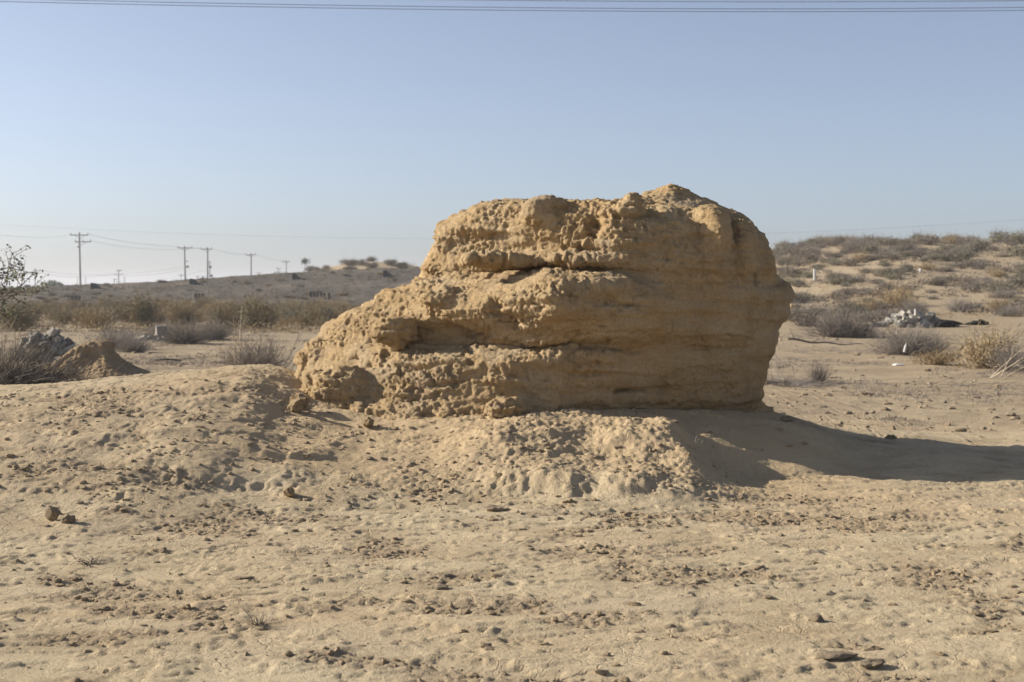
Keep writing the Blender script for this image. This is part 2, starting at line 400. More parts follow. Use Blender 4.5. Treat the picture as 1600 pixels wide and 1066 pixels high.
def vnormals(V, Q):
    n = np.cross(V[Q[:, 2]] - V[Q[:, 0]], V[Q[:, 3]] - V[Q[:, 1]]); N = np.zeros_like(V)
    for k in range(4): np.add.at(N, Q[:, k], n)
    return N / np.maximum(np.linalg.norm(N, axis=1), 1e-9)[:, None]
def smax(a, b, k):
    h = np.clip(.5 + .5 * (a - b) / k, 0, 1); return b + (a - b) * h + k * h * (1 - h)
def smin(a, b, k): return -smax(-a, -b, k)
def ell(x, y, z, c, r):
    q = np.sqrt(((x - c[0]) / r[0]) ** 2 + ((y - c[1]) / r[1]) ** 2 + ((z - c[2]) / r[2]) ** 2)
    return (q - 1) * min(r)

# the eroded outcrop: depth of its front face at (x, z), its top line and its two ends
XN = [-2.2, -1.9, -1.5, -1.1, -.6, 0, .35, .95, 1.5, 2.0, 2.3, 2.7]
TAB = [  # z, front depth at each x of XN
    (.20, [13.5, 13.05, 12.52, 12.3, 12.12, 12.05, 12.2, 12.6, 12.78, 12.95, 13.15, 13.5]),
    (.45, [13.5, 13.1, 12.64, 12.42, 12.26, 12.22, 12.36, 12.66, 12.86, 13.06, 13.3, 13.6]),
    (.60, [13.5, 13.15, 12.8, 12.55, 12.4, 12.34, 12.36, 12.56, 12.74, 12.92, 13.14, 13.6]),
    (.80, [13.6, 13.25, 12.95, 12.66, 12.48, 12.38, 12.36, 12.51, 12.68, 12.86, 13.08, 13.5]),
    (.98, [13.7, 13.35, 13.08, 12.8, 12.56, 12.4, 12.34, 12.47, 12.62, 12.8, 13.02, 13.4]),
    (1.06, [13.8, 13.48, 13.15, 12.94, 12.9, 12.66, 12.52, 12.5, 12.62, 12.8, 13, 13.35]),
    (1.20, [13.9, 13.6, 13.25, 13, 12.84, 12.5, 12.26, 12.36, 12.52, 12.7, 12.96, 13.3]),
    (1.38, [14, 13.7, 13.4, 13.08, 12.66, 12.34, 12.12, 12.3, 12.5, 12.66, 12.92, 13.2]),
    (1.53, [14.1, 13.8, 13.5, 13.2, 12.8, 12.42, 12.2, 12.34, 12.5, 12.64, 12.9, 13.2]),
    (1.63, [14.2, 13.9, 13.6, 13.35, 13.08, 12.74, 12.54, 12.48, 12.52, 12.66, 12.9, 13.5]),
    (1.70, [14.3, 14, 13.8, 13.52, 13.26, 13.02, 12.9, 12.52, 12.5, 12.63, 12.9, 13.5]),
    (1.76, [14.3, 14.0, 13.8, 13.5, 13.2, 12.88, 12.7, 12.44, 12.48, 12.6, 12.88, 13.4]),
    (1.82, [14.3, 14.0, 13.8, 13.52, 13.22, 12.88, 12.72, 12.44, 12.48, 12.60, 12.86, 13.4]),
    (1.90, [14.3, 14.0, 13.8, 13.52, 13.26, 12.96, 12.78, 12.46, 12.50, 12.62, 12.88, 13.4]),
    (2.10, [14.3, 14.0, 13.8, 13.52, 13.26, 12.92, 12.74, 12.50, 12.56, 12.70, 12.96, 13.5]),
    (2.28, [14.3, 14.0, 13.8, 13.62, 13.34, 13.02, 12.86, 12.62, 12.74, 12.92, 13.2, 13.7]),
    (2.45, [14.3, 14.0, 13.9, 13.8, 13.5, 13.2, 13.05, 12.85, 12.95, 13.1, 13.4, 13.9])]
TOP = [(-2.25, .3), (-2.08, .80), (-2.02, 1.0), (-1.84, 1.2), (-1.51, 1.36), (-1.19, 1.54), (-.93, 1.62), (-.86, 1.78), (-.78, 2.0), (-.70, 2.19), (-.5, 2.29), (-.32, 2.37), (-.05, 2.43), (.6, 2.40), (1.1, 2.40), (1.28, 2.46), (1.55, 2.52), (1.8, 2.45), (2.1, 2.34), (2.3, 2.18), (2.42, 2.06), (2.5, 1.9), (2.75, 1.6)]
RIGHT = [(.2, 2.62), (.40, 2.46), (.48, 2.36), (.54, 2.31), (.62, 2.29), (.75, 2.345), (.9, 2.37), (1.02, 2.41), (1.17, 2.46), (1.30, 2.54), (1.42, 2.56), (1.52, 2.60), (1.58, 2.60), (1.66, 2.50), (1.8, 2.49), (2.5, 2.46)]
def outcrop():
    h = .028; org = (-2.4, 11.95, .1)
    xs = np.arange(org[0], 2.95, h); ys = np.arange(org[1], 15.1, h); zs = np.arange(org[2], 2.72, h)
    X, Y, Z = np.meshgrid(xs.astype(np.float32), ys.astype(np.float32), zs.astype(np.float32), indexing='ij')
    n1 = pn3(X * 1.5, Y * 1.5, Z * 1.9); n2 = pn3(X * 1.7 + 40, Y * 1.7, Z * 2.0); n3 = pn3(X * 4.2, Y * 4.2 + 9, Z * 5.2)
    xw = X + .04 * n1; zw = Z + .020 * n2 + .009 * n3 + .055 * pn3(X * .9 + 3, Y * .9, Z * .7) + .012 * pn3(X * 9, Y * 9 + 5, Z * 5) - .07 * np.exp(-((X - .45) / .6) ** 2) * np.exp(-((Z - 1.7) / .25) ** 2)
    T = np.array([t[1] for t in TAB]); T = T + .22 * (T - 12.2) * (np.array(XN) < .9); zn = np.array([t[0] for t in TAB]); xn = np.array(XN)
    # resample the table finely and smooth it along x, then bilinear look-up
    xf = np.linspace(-2.5, 3.0, 221); zf = np.linspace(.0, 2.8, 225)
    T1 = np.array([np.interp(xf, xn, r) for r in T])
    ker = np.hanning(11); ker /= ker.sum()
    T1 = np.array([np.convolve(np.pad(r, 5, 'edge'), ker, 'valid') for r in T1])
    T2 = np.array([np.interp(zf, zn, T1[:, i]) for i in range(len(xf))])
    k2 = np.hanning(5); k2 /= k2.sum(); T2 = np.array([np.convolve(np.pad(r, 2, 'edge'), k2, 'valid') for r in T2])
    u = np.clip((xw + 2.5) / 5.5 * 220, 0, 219.99); w = np.clip(zw / 2.8 * 224, 0, 223.99)
    ui = u.astype(int); wi = w.astype(int); fu = u - ui; fw = w - wi
    yf = (T2[ui, wi] * (1 - fu) + T2[ui + 1, wi] * fu) * (1 - fw) + (T2[ui, wi + 1] * (1 - fu) + T2[ui + 1, wi + 1] * fu) * fw
    lobe = np.cos(6.2832 * (X + .04 * n1 + .03 * n3 - 1.87) / .26) * sst(1.55, 1.85, X) * sst(1.58, 1.72, Z) * (1 - sst(2.1, 2.3, Z))
    yf = yf - .05 * lobe
    front = (yf - Y) * .82
    yb = 14.55 + .25 * n1 - .25 * sst(1.7, 2.4, Z)
    top = np.interp(xw - .02 * n3, [t[0] for t in TOP], [t[1] for t in TOP])
    drop = (.05 + .15 * sst(.95, 1.3, X)) * (1 - sst(.1, .6, Y - yf)) + .10 * sst(13.9, 14.7, Y)
    top = top - drop * sst(1.2, 1.9, top) + .03 * n2
    slope = np.gradient(np.interp(xs, [t[0] for t in TOP], [t[1] for t in TOP]), xs)[:, None, None]
    ft = (Z - top) / np.sqrt(1 + np.clip(slope, -2.2, 2.2) ** 2)
    fr = X - np.interp(zw, [t[0] for t in RIGHT], [t[1] for t in RIGHT]) + .02 * n3
    f = smax(front, Y - yb, .12); f = smax(f, ft, .10); f = smax(f, fr, .07)
    f = smax(f, (-2.12 + .04 * n1 - X), .1)
    for c, r in LUMPS: f = smin(f, ell(X, Y, Z, c, r), .05)
    for c, r in HOLES: f = smax(f, -ell(X + .03 * n3, Y + .03 * n2, Z, c, r), .035)
    f = f + .024 * n3 + .020 * pn3(X * 2.4 + 15, Y * 2.4, Z * 3.4) + .018 * (np.abs(pn3(X * 1.2, Y * 1.2 + 3, Z * 7.5 + 1.2 * n1)) - .3) * np.where(X < .9, 2.0, 1.1)
    V, Q = surface_nets(f, org, h)
    V, Q = subdivide(V, Q)
    x, y, z = V.T; N = vnormals(V, Q)
    g = sst(.35, -.25, x - .72 - .35 * sst(1.6, 1.75, z) + .25 * pn3(x * 3, y * 3, z * 3))   # crumbly weathered side
    g = np.maximum(g, sst(.35, .8, N[:, 2])); g = .5 + .5 * g
    g = g * (.55 + .9 * sst(-.35, .35, pn3(x * 2.1 + 9, y * 2.1, z * 2.6)))          # some parts washed smooth, some crumbling
    wx = x + .02 * pn3(x * 11, y * 11, z * 11); wz = z + .02 * pn3(x * 11 + 5, y * 11, z * 11)
    d = .011 * (np.abs(pn3(wx * 6, y * 6, wz * 11)) - .22) + .012 * (np.abs(pn3(wx * 16, y * 16 + 7, wz * 20)) - .22)
    d = d + .015 * pn3(x * 27, y * 27, z * 29) + .013 * pn3(x * 48, y * 48, z * 50)
    up = sst(1.7, 1.85, z) * (x < 1.2)
    d = d + up * .012 * pn3(x * 21, y * 21, z * 5)
    d = d * g * 1.1 + .010 * pn3(x * 5, y * 5, z * 9) + .004 * pn3(x * 13, y * 13, z * 16)
    # thin bedding layers
    bed = pn3(x * 1.1, y * 1.1, z * 15 + .8 * pn3(x * 1.5, y * 1.5, z * 1.5)); d = d + .020 * sst(-.06, .06, bed) * g
    bed2 = pn3(x * .8 + 7, y * .8, z * 6.5 + .35 * pn3(x * 1.2, y * 1.2 + 4, z)); d = d + .016 * sst(-.05, .06, bed2)
    # chipped pockets
    pk = pn3(x * 6.5 + 50, y * 6.5, z * 8); d = d - .028 * sst(.30, .42, pk) * g
    pk2 = pn3(x * 15 + 20, y * 15, z * 17); d = d - .020 * sst(.25, .42, pk2) * g
    # hair cracks running mostly upright
    ck = np.abs(pn3(x * 2.3 + 70, y * 2.3, z * .9 + .25 * pn3(x * 6, y * 6, z * 6)))
    d = d - .018 * (1 - sst(.0, .016, ck)) * sst(.0, .3, pn3(x * 1.4, y * 1.4 + 60, z * 1.4))
    ck2 = np.abs(pn3(x * 1.5 + 33, y * 1.5, z * 3.6 + .4 * pn3(x * 5, y * 5, z * 5)))
    d = d - .016 * (1 - sst(.0, .018, ck2)) * sst(-.05, .2, pn3(x * 1.6 + 80, y * 1.6, z * 1.6))
    V = V + N * d[:, None]
    return mesh_np('earth_outcrop', V, Q, M['rock'])
def LW(px, py, D): return W(px, py, D)
LUMPS = [(LW(540, 620, 13.0), (.27, .22, .30)), (LW(500, 612, 13.2), (.16, .2, .2)), (LW(575, 648, 12.72), (.10, .08, .06)),
         (LW(790, 637, 12.22), (.17, .14, .10)), (LW(630, 648, 12.62), (.2, .12, .06)),
         
         (LW(1118, 388, 12.64), (.15, .2, .30)), (LW(1160, 396, 12.80), (.13, .2, .27)), (LW(1110, 345, 12.75), (.18, .2, .09)), 
         (LW(940, 447, 12.42), (.30, .16, .12)), (LW(700, 470, 12.95), (.2, .14, .12)),
         (LW(800, 407, 12.86), (.36, .12, .05)), (LW(940, 407, 12.62), (.22, .1, .045)), 
         (LW(850, 330, 12.98), (.2, .12, .14)), (LW(985, 335, 12.7), (.14, .12, .16)), (LW(620, 520, 13.0), (.2, .16, .12))]
HOLES = [(LW(1040, 612, 12.58), (.5, .10, .035)), (LW(1010, 546, 12.44), (.55, .10, .022)), (LW(1140, 543, 12.68), (.22, .10, .02)), (LW(1000, 478, 12.36), (.3, .05, .015)), (LW(545, 562, 13.12), (.12, .16, .085)), (LW(505, 572, 13.25), (.11, .12, .05)), (LW(715, 517, 12.86), (.26, .13, .10)),
         (LW(790, 505, 12.5), (.16, .10, .08)), (LW(925, 345, 12.66), (.11, .14, .20)), (LW(745, 403, 13.1), (.22, .13, .09)),
         (LW(860, 395, 12.75), (.20, .10, .07)), (LW(735, 567, 12.5), (.055, .10, .045)), (LW(1182, 437, 12.82), (.06, .06, .05)),
         (LW(1096, 505, 12.42), (.085, .08, .085)), (LW(930, 508, 12.2), (.07, .08, .022)), (LW(998, 527, 12.28), (.07, .06, .025)),
         (LW(1155, 530, 12.62), (.12, .06, .02)), (LW(840, 557, 12.38), (.35, .06, .025)), (LW(533, 510, 13.05), (.09, .09, .06)),
         (LW(640, 612, 12.4), (.05, .06, .035)), (LW(1112, 664, 12.55), (.14, .12, .05)), (LW(775, 482, 12.52), (.10, .08, .10))]
o = link('earth_outcrop', outcrop())
tag(o, 'large eroded tan earth outcrop with layered ledges, undercut shaded right side', 'rock')

# ------------------------------------------------------------------ loose soil
M['crumb'] = mat('loose_soil_crumb', b_earth((.36, .27, .165), (.48, .37, .235), (.55, .44, .29), (.26, .19, .115), .2))
M['hummock'] = mat('brown_earth', b_earth((.34, .24, .13), (.45, .325, .19), (.52, .39, .245), (.22, .15, .08), .4))
rnd = random.Random(11)
nr = np.random.default_rng(23)
def ico(sub=1):
    t = (1 + 5 ** .5) / 2
    V = [(-1, t, 0), (1, t, 0), (-1, -t, 0), (1, -t, 0), (0, -1, t), (0, 1, t), (0, -1, -t), (0, 1, -t), (t, 0, -1), (t, 0, 1), (-t, 0, -1), (-t, 0, 1)]
    Fc = [(0, 11, 5), (0, 5, 1), (0, 1, 7), (0, 7, 10), (0, 10, 11), (1, 5, 9), (5, 11, 4), (11, 10, 2), (10, 7, 6), (7, 1, 8), (3, 9, 4), (3, 4, 2), (3, 2, 6), (3, 6, 8), (3, 8, 9), (4, 9, 5), (2, 4, 11), (6, 2, 10), (8, 6, 7), (9, 8, 1)]
    V = [np.array(v, float) / np.linalg.norm(v) for v in V]
    for _ in range(sub):
        cache = {}; nf = []
        def m(a, b):
            k = (min(a, b), max(a, b))
            if k not in cache:
                p = V[a] + V[b]; V.append(p / np.linalg.norm(p)); cache[k] = len(V) - 1
            return cache[k]
        for a, b, c in Fc:
            ab, bc, ca = m(a, b), m(b, c), m(c, a); nf += [(a, ab, ca), (b, bc, ab), (c, ca, bc), (ab, bc, ca)]
        Fc = nf
    return np.array(V), np.array(Fc)
I0, I1, I2, I3 = ico(0), ico(1), ico(2), ico(3)
def stone_shape(I, seed, flat_=.7, jag=.35):
    V, Fc = I; o = seed * 7.3
    d = 1 + jag * pn3(V[:, 0] * 1.3 + o, V[:, 1] * 1.3, V[:, 2] * 1.3 + o) * 1.5 + jag * .6 * pn3(V[:, 0] * 3.1 + o, V[:, 1] * 3.1, V[:, 2] * 3.1)
    P = V * d[:, None]
    # a few flat broken faces
    r = np.random.default_rng(seed)
    for _ in range(5):
        n = r.normal(size=3); n /= np.linalg.norm(n); k = .62 + .2 * r.random()
        s_ = P @ n; P = P - np.where(s_ > k, s_ - k, 0)[:, None] * n
    P[:, 2] *= flat_
    return P, Fc
def scatter(name, n, xr, yr, smin_, smax_, m, mask=None, seed=1, flat_=.6, power=3., sink=.25):
    r = np.random.default_rng(seed); shapes = [stone_shape(I1, 100 + seed * 20 + k, flat_) for k in range(14)]; small = [stone_shape(I0, 100 + seed * 20 + k, flat_, .5) for k in range(14)]
    X = r.uniform(*xr, n * 6); Y = r.uniform(*yr, n * 6)
    keep = r.random(n * 6) < (mask(X, Y) if mask else 1); X = X[keep][:n]; Y = Y[keep][:n]
    Z = macro(X, Y) + micro(X, Y)[0] * (1 - sst(22, 60, np.hypot(X, Y)))
    S = smin_ + (smax_ - smin_) * r.random(len(X)) ** power; A = r.uniform(0, 6.28, len(X)); K = r.integers(0, 14, len(X))
    Vs, Fs, off = [], [], 0
    for i in range(len(X)):
        P, Fc = (shapes if S[i] > .7 * smax_ else small)[K[i]]; c, s_ = math.cos(A[i]), math.sin(A[i])
        st = 1 + .5 * math.sin(i * 1.7)
        p = np.stack([(P[:, 0] * c - P[:, 1] * s_) * st, P[:, 0] * s_ + P[:, 1] * c, P[:, 2]], 1) * S[i]
        Vs.append(p + (X[i], Y[i], Z[i] + S[i] * (flat_ * .6 - sink))); Fs.append(Fc + off); off += len(P)
    o = link(name, mesh_np(name, np.concatenate(Vs), np.concatenate(Fs), m, smooth=False)); return o
def m_near(x, y): return .06 + .94 * sst(.25, .8, rough_mask(x, y))
def m_mound(x, y):
    return (.2 + .8 * sst(-.1, .4, pn2(x * 1.3, y * 1.3))) * (1 - .85 * sst(1.3, 1.9, x))
tag(scatter('soil_crumbs', 7000, (-3.6, 3.8), (5.2, 10.6), .003, .024, M['crumb'], m_near, 1, power=4.), 'small dry soil crumbs scattered over the foreground ground', None, None, 'stuff')
tag(scatter('mound_crumbs', 3000, (-5.2, 2.6), (9.6, 12.6), .004, .028, M['crumb'], m_mound, 2, power=3.5), 'crumbled earth lumps strewn over the mound slope', None, None, 'stuff')
tag(scatter('plain_pebbles', 2600, (-16, 16), (15.0, 46), .010, .065, M['clod'], lambda x, y: (np.abs(x) < .42 * y) * (.25 + .75 * sst(0, .3, pn2(x * .5, y * .5))), 3, power=4.), 'pebbles and debris on the plain behind the outcrop', None, None, 'stuff')

tag(scatter('rear_crumbs', 2600, (-6.5, 8.5), (14.2, 25.), .007, .05, M['clod'], lambda x, y: (np.abs(x) < .44 * y) * (.12 + .88 * sst(-.05, .3, pn2(x * .8, y * 1.1 + 5))), 5, power=3.5), 'crumbled earth and small stones on the ground just behind the mound', None, None, 'stuff')
def stone(name, px, D, size, seed, label, cat='clod', m=None, flat_=.7, rot=0., stretch=(1, 1, 1), sub=I2, dz=0., jag=.35):
    P, Fc = stone_shape(sub, seed, flat_, jag); P = P * np.array(stretch) * size
    x = (px - 800) / F0 * D
    P[:, 2] -= P[:, 2].min() + size * .16
    o = link(name, mesh_np(name, P, Fc, m or M['clod'], smooth=False), (x, D, ground_zd(x, D) + dz), rot)
    return tag(o, label, cat)
def dry(py, z=0.): return CAMH - z and (CAMH - z) * F0 / (py - HOR)   # depth of a ground row at height z
stone('soil_clod', 84, 9.35, .055, 5, 'pale upright soil lump casting a small shadow at the left edge', stretch=(.9, .9, 1.3), sub=I3)
stone('soil_clod', 107, 9.25, .045, 6, 'brown soil lump just right of the pale upright lump', m=M['clod'])
stone('soil_clod', 772, dry(803), .055, 8, 'pale angular clod at the foot of the mound, left of centre', stretch=(1.3, 1, .9))
stone('soil_clod', 1275, dry(975), .040, 9, 'dark round clod in the right foreground patch of crumbled crust')
stone('soil_clod', 1362, dry(1043), .045, 12, 'low dark clod at the bottom edge, right of the bigger crumbs', stretch=(1.4, 1, .6))
stone('soil_clod', 1308, dry(1036), .050, 13, 'ragged flat clod at the bottom edge, left of the low dark clod', stretch=(1.8, 1, .45))
stone('soil_clod', 690, dry(920), .030, 14, 'small brown clod in the centre foreground', stretch=(1.3, 1, .8))
stone('soil_clod', 300, dry(985), .032, 15, 'reddish flat clod in the left foreground near the dry tuft', stretch=(1.4, 1, .5))
stone('soil_clod', 380, dry(909), .035, 16, 'flat dark sliver of crust in the left foreground', stretch=(1.9, .7, .35))
for k, (px, D, sz, lab) in enumerate(((470, 12.55, .085, 'angular fallen earth block at the left foot of the outcrop, upper of two'), (462, 12.3, .075, 'wedge shaped fallen earth block at the left foot of the outcrop, lower of two'),
        (575, 12.15, .06, 'small rounded earth lump against the boulder-like bulge of the outcrop'), (452, 10.25, .05, 'dark earth lump below the little scarp on the left slope'))):
    stone('earth_block', px, D, sz, 30 + k, lab, 'rock', M['hummock'], .8, k * 1.3, jag=.4)
stone('fallen_boulder', 1239, 62., .30, 41, 'tan stone beside the right edge of the outcrop, on the shrubby rise', 'rock', M['rock'], .8)
stone('white_stone', 1403, 28.5, .075, 42, 'white flat stone on the sand in front of the grey bush', 'stone', M['white'], .5, stretch=(1.5, 1, .6))
for k, (px, py, w) in enumerate(((1230, 668, .07), (1392, 663, .05))):
    stone('ground_stone', px, 12.9 + k * .8, w, 45 + k, ['dark stone lying in the outcrop shadow', 'small stone on the lit edge of the outcrop shadow'][k], 'stone', M['clod'], .5)

# ------------------------------------------------------------------ small earth mound on the left
def small_mound():
    h = .022; org = (-8.7, 23.9, -.2)
    X, Y, Z = np.meshgrid(np.arange(org[0], -6.0, h, dtype=np.float32), np.arange(org[1], 26.2, h * 1.3, dtype=np.float32), np.arange(org[2], .85, h, dtype=np.float32), indexing='ij')
    sc = np.array([h, h * 1.3, h])
    n1 = pn3(X * 2.2, Y * 2.2, Z * 2.2); n2 = pn3(X * 6, Y * 6, Z * 7)
    top = np.interp(X + .04 * n1, [-8.6, -8.2, -7.9, -7.6, -7.42, -7.3, -7.12], [-.1, .10, .30, .52, .60, .64, .63])
    half = np.interp(Z, [-.2, 0, .2, .45, .66], [1.0, .85, .58, .36, .30])
    f = smax(np.abs(Y - 25.0 + .1 * n1) - half - .05 * n2, (Z - top) * .75, .08)
    right = np.interp(Z, [-.2, 0, .12, .3, .5, .58, .64], [-6.2, -6.45, -6.72, -6.98, -7.1, -7.06, -7.1])
    f = smax(f, (X - right + .03 * n2) * .9, .05) + .014 * n2
    V, Qd = surface_nets(f, (0, 0, 0), 1.0)
    V = V * sc + np.array(org); N = vnormals(V, Qd)
    V = V + N * (.04 * (np.abs(pn3(V[:, 0] * 14, V[:, 1] * 14, V[:, 2] * 14)) - .2) + .018 * pn3(V[:, 0] * 24, V[:, 1] * 24, V[:, 2] * 24))[:, None]
    return mesh_np('earth_hummock', V, Qd, M['hummock'])
tag(link('earth_hummock', small_mound(), (0, 0, .0)), 'small brown earth hummock with a flat lip, left behind the mound crest', 'mound')

# ------------------------------------------------------------------ plants
def ribbons(paths, widths):
    """paths: list of (k,3) arrays -> crossed flat ribbons tapering to the tip"""
    Vs, Fs, off = [], [], 0
    for p, w in zip(paths, widths):
        k = len(p); d = p[-1] - p[0]; d = d / (np.linalg.norm(d) + 1e-9)
        a = np.cross(d, (nr.normal(size=3))); a /= np.linalg.norm(a) + 1e-9
        b = np.cross(d, a)
        t = np.linspace(1, .35, k)[:, None] * w * .5
        ring = np.stack([p + a * t, p - a * t * .5 + b * t * .87, p - a * t * .5 - b * t * .87], 1).reshape(-1, 3)
        Vs.append(ring)
        i = np.arange(k - 1)[:, None] * 3
        for q in range(3):
            Fs.append(np.concatenate([i + q, i + (q + 1) % 3, i + 3 + (q + 1) % 3, i + 3 + q], 1) + off)
        off += len(ring)
    return np.concatenate(Vs), np.concatenate(Fs)
def twig_bush(seed, n, R, H, w, up=.5, branch=2, curl=.25, lean=(0, 0), seg=3):
    """a tangle of curved twigs rising from one stool, each with side twigs"""
    r = np.random.default_rng(seed); paths, ws = [], []
    for _ in range(n):
        a = r.uniform(0, 6.283); e = up + (1 - up) * r.random() ** .8
        L = (.55 + .45 * r.random()); base = np.array([math.cos(a), math.sin(a), 0]) * R * .18 * r.random()
        tip = np.array([math.cos(a) * R * math.cos(e * 1.45) * L + lean[0], math.sin(a) * R * math.cos(e * 1.45) * L + lean[1], H * math.sin(e * 1.5) * L])
        t = np.linspace(0, 1, seg + 1)[:, None]
        p = base + tip * t + r.normal(size=3) * curl * R * (t * (1 - t)) + r.normal(size=(seg + 1, 3)) * .03 * R * t
        p[:, 2] = np.maximum(p[:, 2], -.02)
        paths.append(p); ws.append(w * (.7 + .6 * r.random()))
        for _b in range(branch):
            k = r.integers(1, seg + 1); q0 = p[k]; d = p[k] - p[k - 1]
            d = d / (np.linalg.norm(d) + 1e-9) + r.normal(size=3) * .7
            l = R * (.12 + .25 * r.random()); tt = np.linspace(0, 1, 3)[:, None]
            q = q0 + d * l * tt + r.normal(size=(3, 3)) * .02 * R * tt; q[:, 2] = np.maximum(q[:, 2], -.02)
            paths.append(q); ws.append(w * .55)
    return paths, ws
def leaves(points, size, r, thin=.45):
    n = len(points); a = r.normal(size=(n, 3)); a /= np.linalg.norm(a, axis=1)[:, None]
    b = np.cross(a, r.normal(size=(n, 3))); b /= np.linalg.norm(b, axis=1)[:, None]
    s = size * (.6 + .8 * r.random((n, 1)))
    P = np.stack([points - a * s, points + b * s * thin, points + a * s, points - b * s * thin], 1).reshape(-1, 3)
    return P, np.arange(4 * n).reshape(-1, 4)
def dome_points(n, R, H, r, clumps=9, fill=.55):
    """points through the volume of a low uneven dome made of clumps"""
    C = []
    for _ in range(clumps):
        a = r.uniform(0, 6.28); d = R * .62 * math.sqrt(r.random()); C.append((math.cos(a) * d, math.sin(a) * d, H * (.30 + .34 * r.random()) * (1.1 - .5 * d / R), R * (.26 + .22 * r.random())))
    C = np.array(C); k = r.integers(0, clumps, n); u = r.normal(size=(n, 3)); u /= np.linalg.norm(u, axis=1)[:, None]
    rad = (fill + (1 - fill) * r.random(n) ** .5)[:, None] * C[k, 3:4] * (1 + .35 * r.normal(size=(n, 1)) * .6)
    P = C[k, :3] + u * rad * np.array([1, 1, H / R * .95]); P[:, 2] = np.abs(P[:, 2])
    return P
def shrub_mesh(name, seed, R, H, nleaf, lsize, ntwig, m_leaf, m_twig, wtwig=.012, thin=.3):
    r = np.random.default_rng(seed)
    pts = dome_points(nleaf, R, H, r); Lv, Lf = leaves(pts, lsize, r, thin)
    pa, ws = twig_bush(seed + 1, ntwig, R * 1.02, H * 1.05, wtwig, .25, 2)
    Tv, Tf = ribbons(pa, ws)
    V = np.concatenate([Lv, Tv]); Fq = np.concatenate([Lf, Tf + len(Lv)])
    return mesh_np(name, V, Fq, None, smooth=False, mats=[m_leaf, m_twig], midx=[0] * len(Lf) + [1] * len(Tf))
PROTO = {}
for k in range(4):
    PROTO['olive%d' % k] = shrub_mesh('olive_shrub', 300 + k * 9, .6, .55, 1500, .035, 60, M['shrub_olive'], M['twig_grey'])
    PROTO['brown%d' % k] = shrub_mesh('brown_shrub', 400 + k * 9, .6, .50, 1300, .035, 90, M['shrub_brown'], M['twig_grey'])
for k in range(3):
    PROTO['tan%d' % k] = shrub_mesh('tan_shrub', 500 + k * 9, .6, .62, 1300, .04, 120, M['shrub_tan'], M['shrub_tan'], .012, .16)
    V_, F_ = ribbons(*twig_bush(600 + k, 260, .6, .5, .011, .15, 3)); PROTO['dead%d' % k] = mesh_np('dead_shrub', V_, F_, M['twig_grey'])
    PROTO['tall%d' % k] = shrub_mesh('tall_shrub', 700 + k * 9, .6, .8, 2200, .036, 140, M['shrub_olive'], M['shrub_tan'], .012, .2)
def plant(key, name, x, y, s, label, cat='shrub', group=None, sq=1., dz=-.03):
    o = link(name, PROTO[key], (x, y, ground_z(x, y) + dz * s), rnd.uniform(0, 6.28), (s * rnd.uniform(.9, 1.15), s * rnd.uniform(.9, 1.15), s * sq))
    return tag(o, label, cat, group)
# shrubs all over the rise on the right
LOOK = {'brown': 'brown-grey', 'olive': 'olive-green', 'dead': 'leafless grey', 'tan': 'straw-coloured', 'tall': 'bushy olive'}
def hill_shrub():
    pts = []; tries = 0
    while len(pts) < 270 and tries < 9000:
        tries += 1
        y = 55 + 82 * rnd.random(); x = rnd.uniform(.165, .40) * y
        g = pn2(np.array([x * .10]), np.array([y * .10 + 3]))[0]
        if g < -.2 + .15 * rnd.random(): continue
        if any((x - a) ** 2 + ((y - b) * .5) ** 2 < .62 for a, b in pts): continue
        pts.append((x, y))
        kind = rnd.choices(['brown', 'olive', 'dead', 'tan'], [5, 4, 1.5, 1])[0]
        s = rnd.uniform(.7, 1.9) * (1.15 if y > 95 else .85)
        k = kind + str(rnd.randrange(4 if kind in ('brown', 'olive') else 3))
        px = 800 + x / y * F0
        band = 'on the ridge line' if y > 118 else 'high on the rise' if y > 95 else 'halfway up the rise' if y > 74 else 'low on the rise'
        side = 'near the outcrop' if px < 1320 else 'above the rubble heap' if px < 1470 else 'towards the right edge'
        plant(k, 'desert_shrub', x, y, s, '%s %s shrub %s, %s' % ('wide' if s > 1.5 else 'small', LOOK[kind], band, side), 'shrub', 'shrubs scattered over the sandy rise', rnd.uniform(.55, .9))
hill_shrub()
def cover(name, label, n, m, xf, yr, seed, R, H, ls, thin, per, mask=None, zf=None):
    """countless low dry plants read as one mass"""
    r = np.random.default_rng(seed); y = r.uniform(*yr, n * 4); x = r.uniform(*xf, n * 4) * y
    if mask is not None: k = r.random(n * 4) < mask(x, y); x, y = x[k], y[k]
    x, y = x[:n], y[:n]; z = macro(x, y) if zf is None else zf(x, y); S = (.5 + r.random(len(x)))
    u = r.normal(size=(len(x), per, 3)); u /= np.linalg.norm(u, axis=2)[..., None]; u[..., 2] = np.abs(u[..., 2])
    P = np.stack([x, y, z], 1)[:, None, :] + u * (R, R, H) * S[:, None, None] * (.35 + .65 * r.random((len(x), per, 1)))
    Lv, Lf = leaves(P.reshape(-1, 3), ls, r, thin)
    tag(link(name, mesh_np(name, Lv, Lf, m, smooth=False)), label, None, None, 'stuff')
cover('rise_ground_cover', 'low dry plants between the shrubs of the sandy rise', 1600, M['shrub_brown'], (.03, .41), (58, 128), 61, .42, .26, .075, .22, 36, lambda x, y: .06 + sst(-.22, .1, pn2(x * .10, y * .10 + 3)))
cover('rise_straw_cover', 'straw coloured dry grass between the shrubs of the rise', 750, M['shrub_tan'], (.03, .41), (55, 122), 62, .36, .2, .06, .12, 30, lambda x, y: sst(-.3, .2, pn2(x * .13 + 7, y * .13)))
cover('belt_ground_cover', 'dry tan grass filling the belt below the embankment', 1300, M['shrub_tan'], (-.40, -.04), (48, 98), 63, .5, .32, .07, .14, 30)
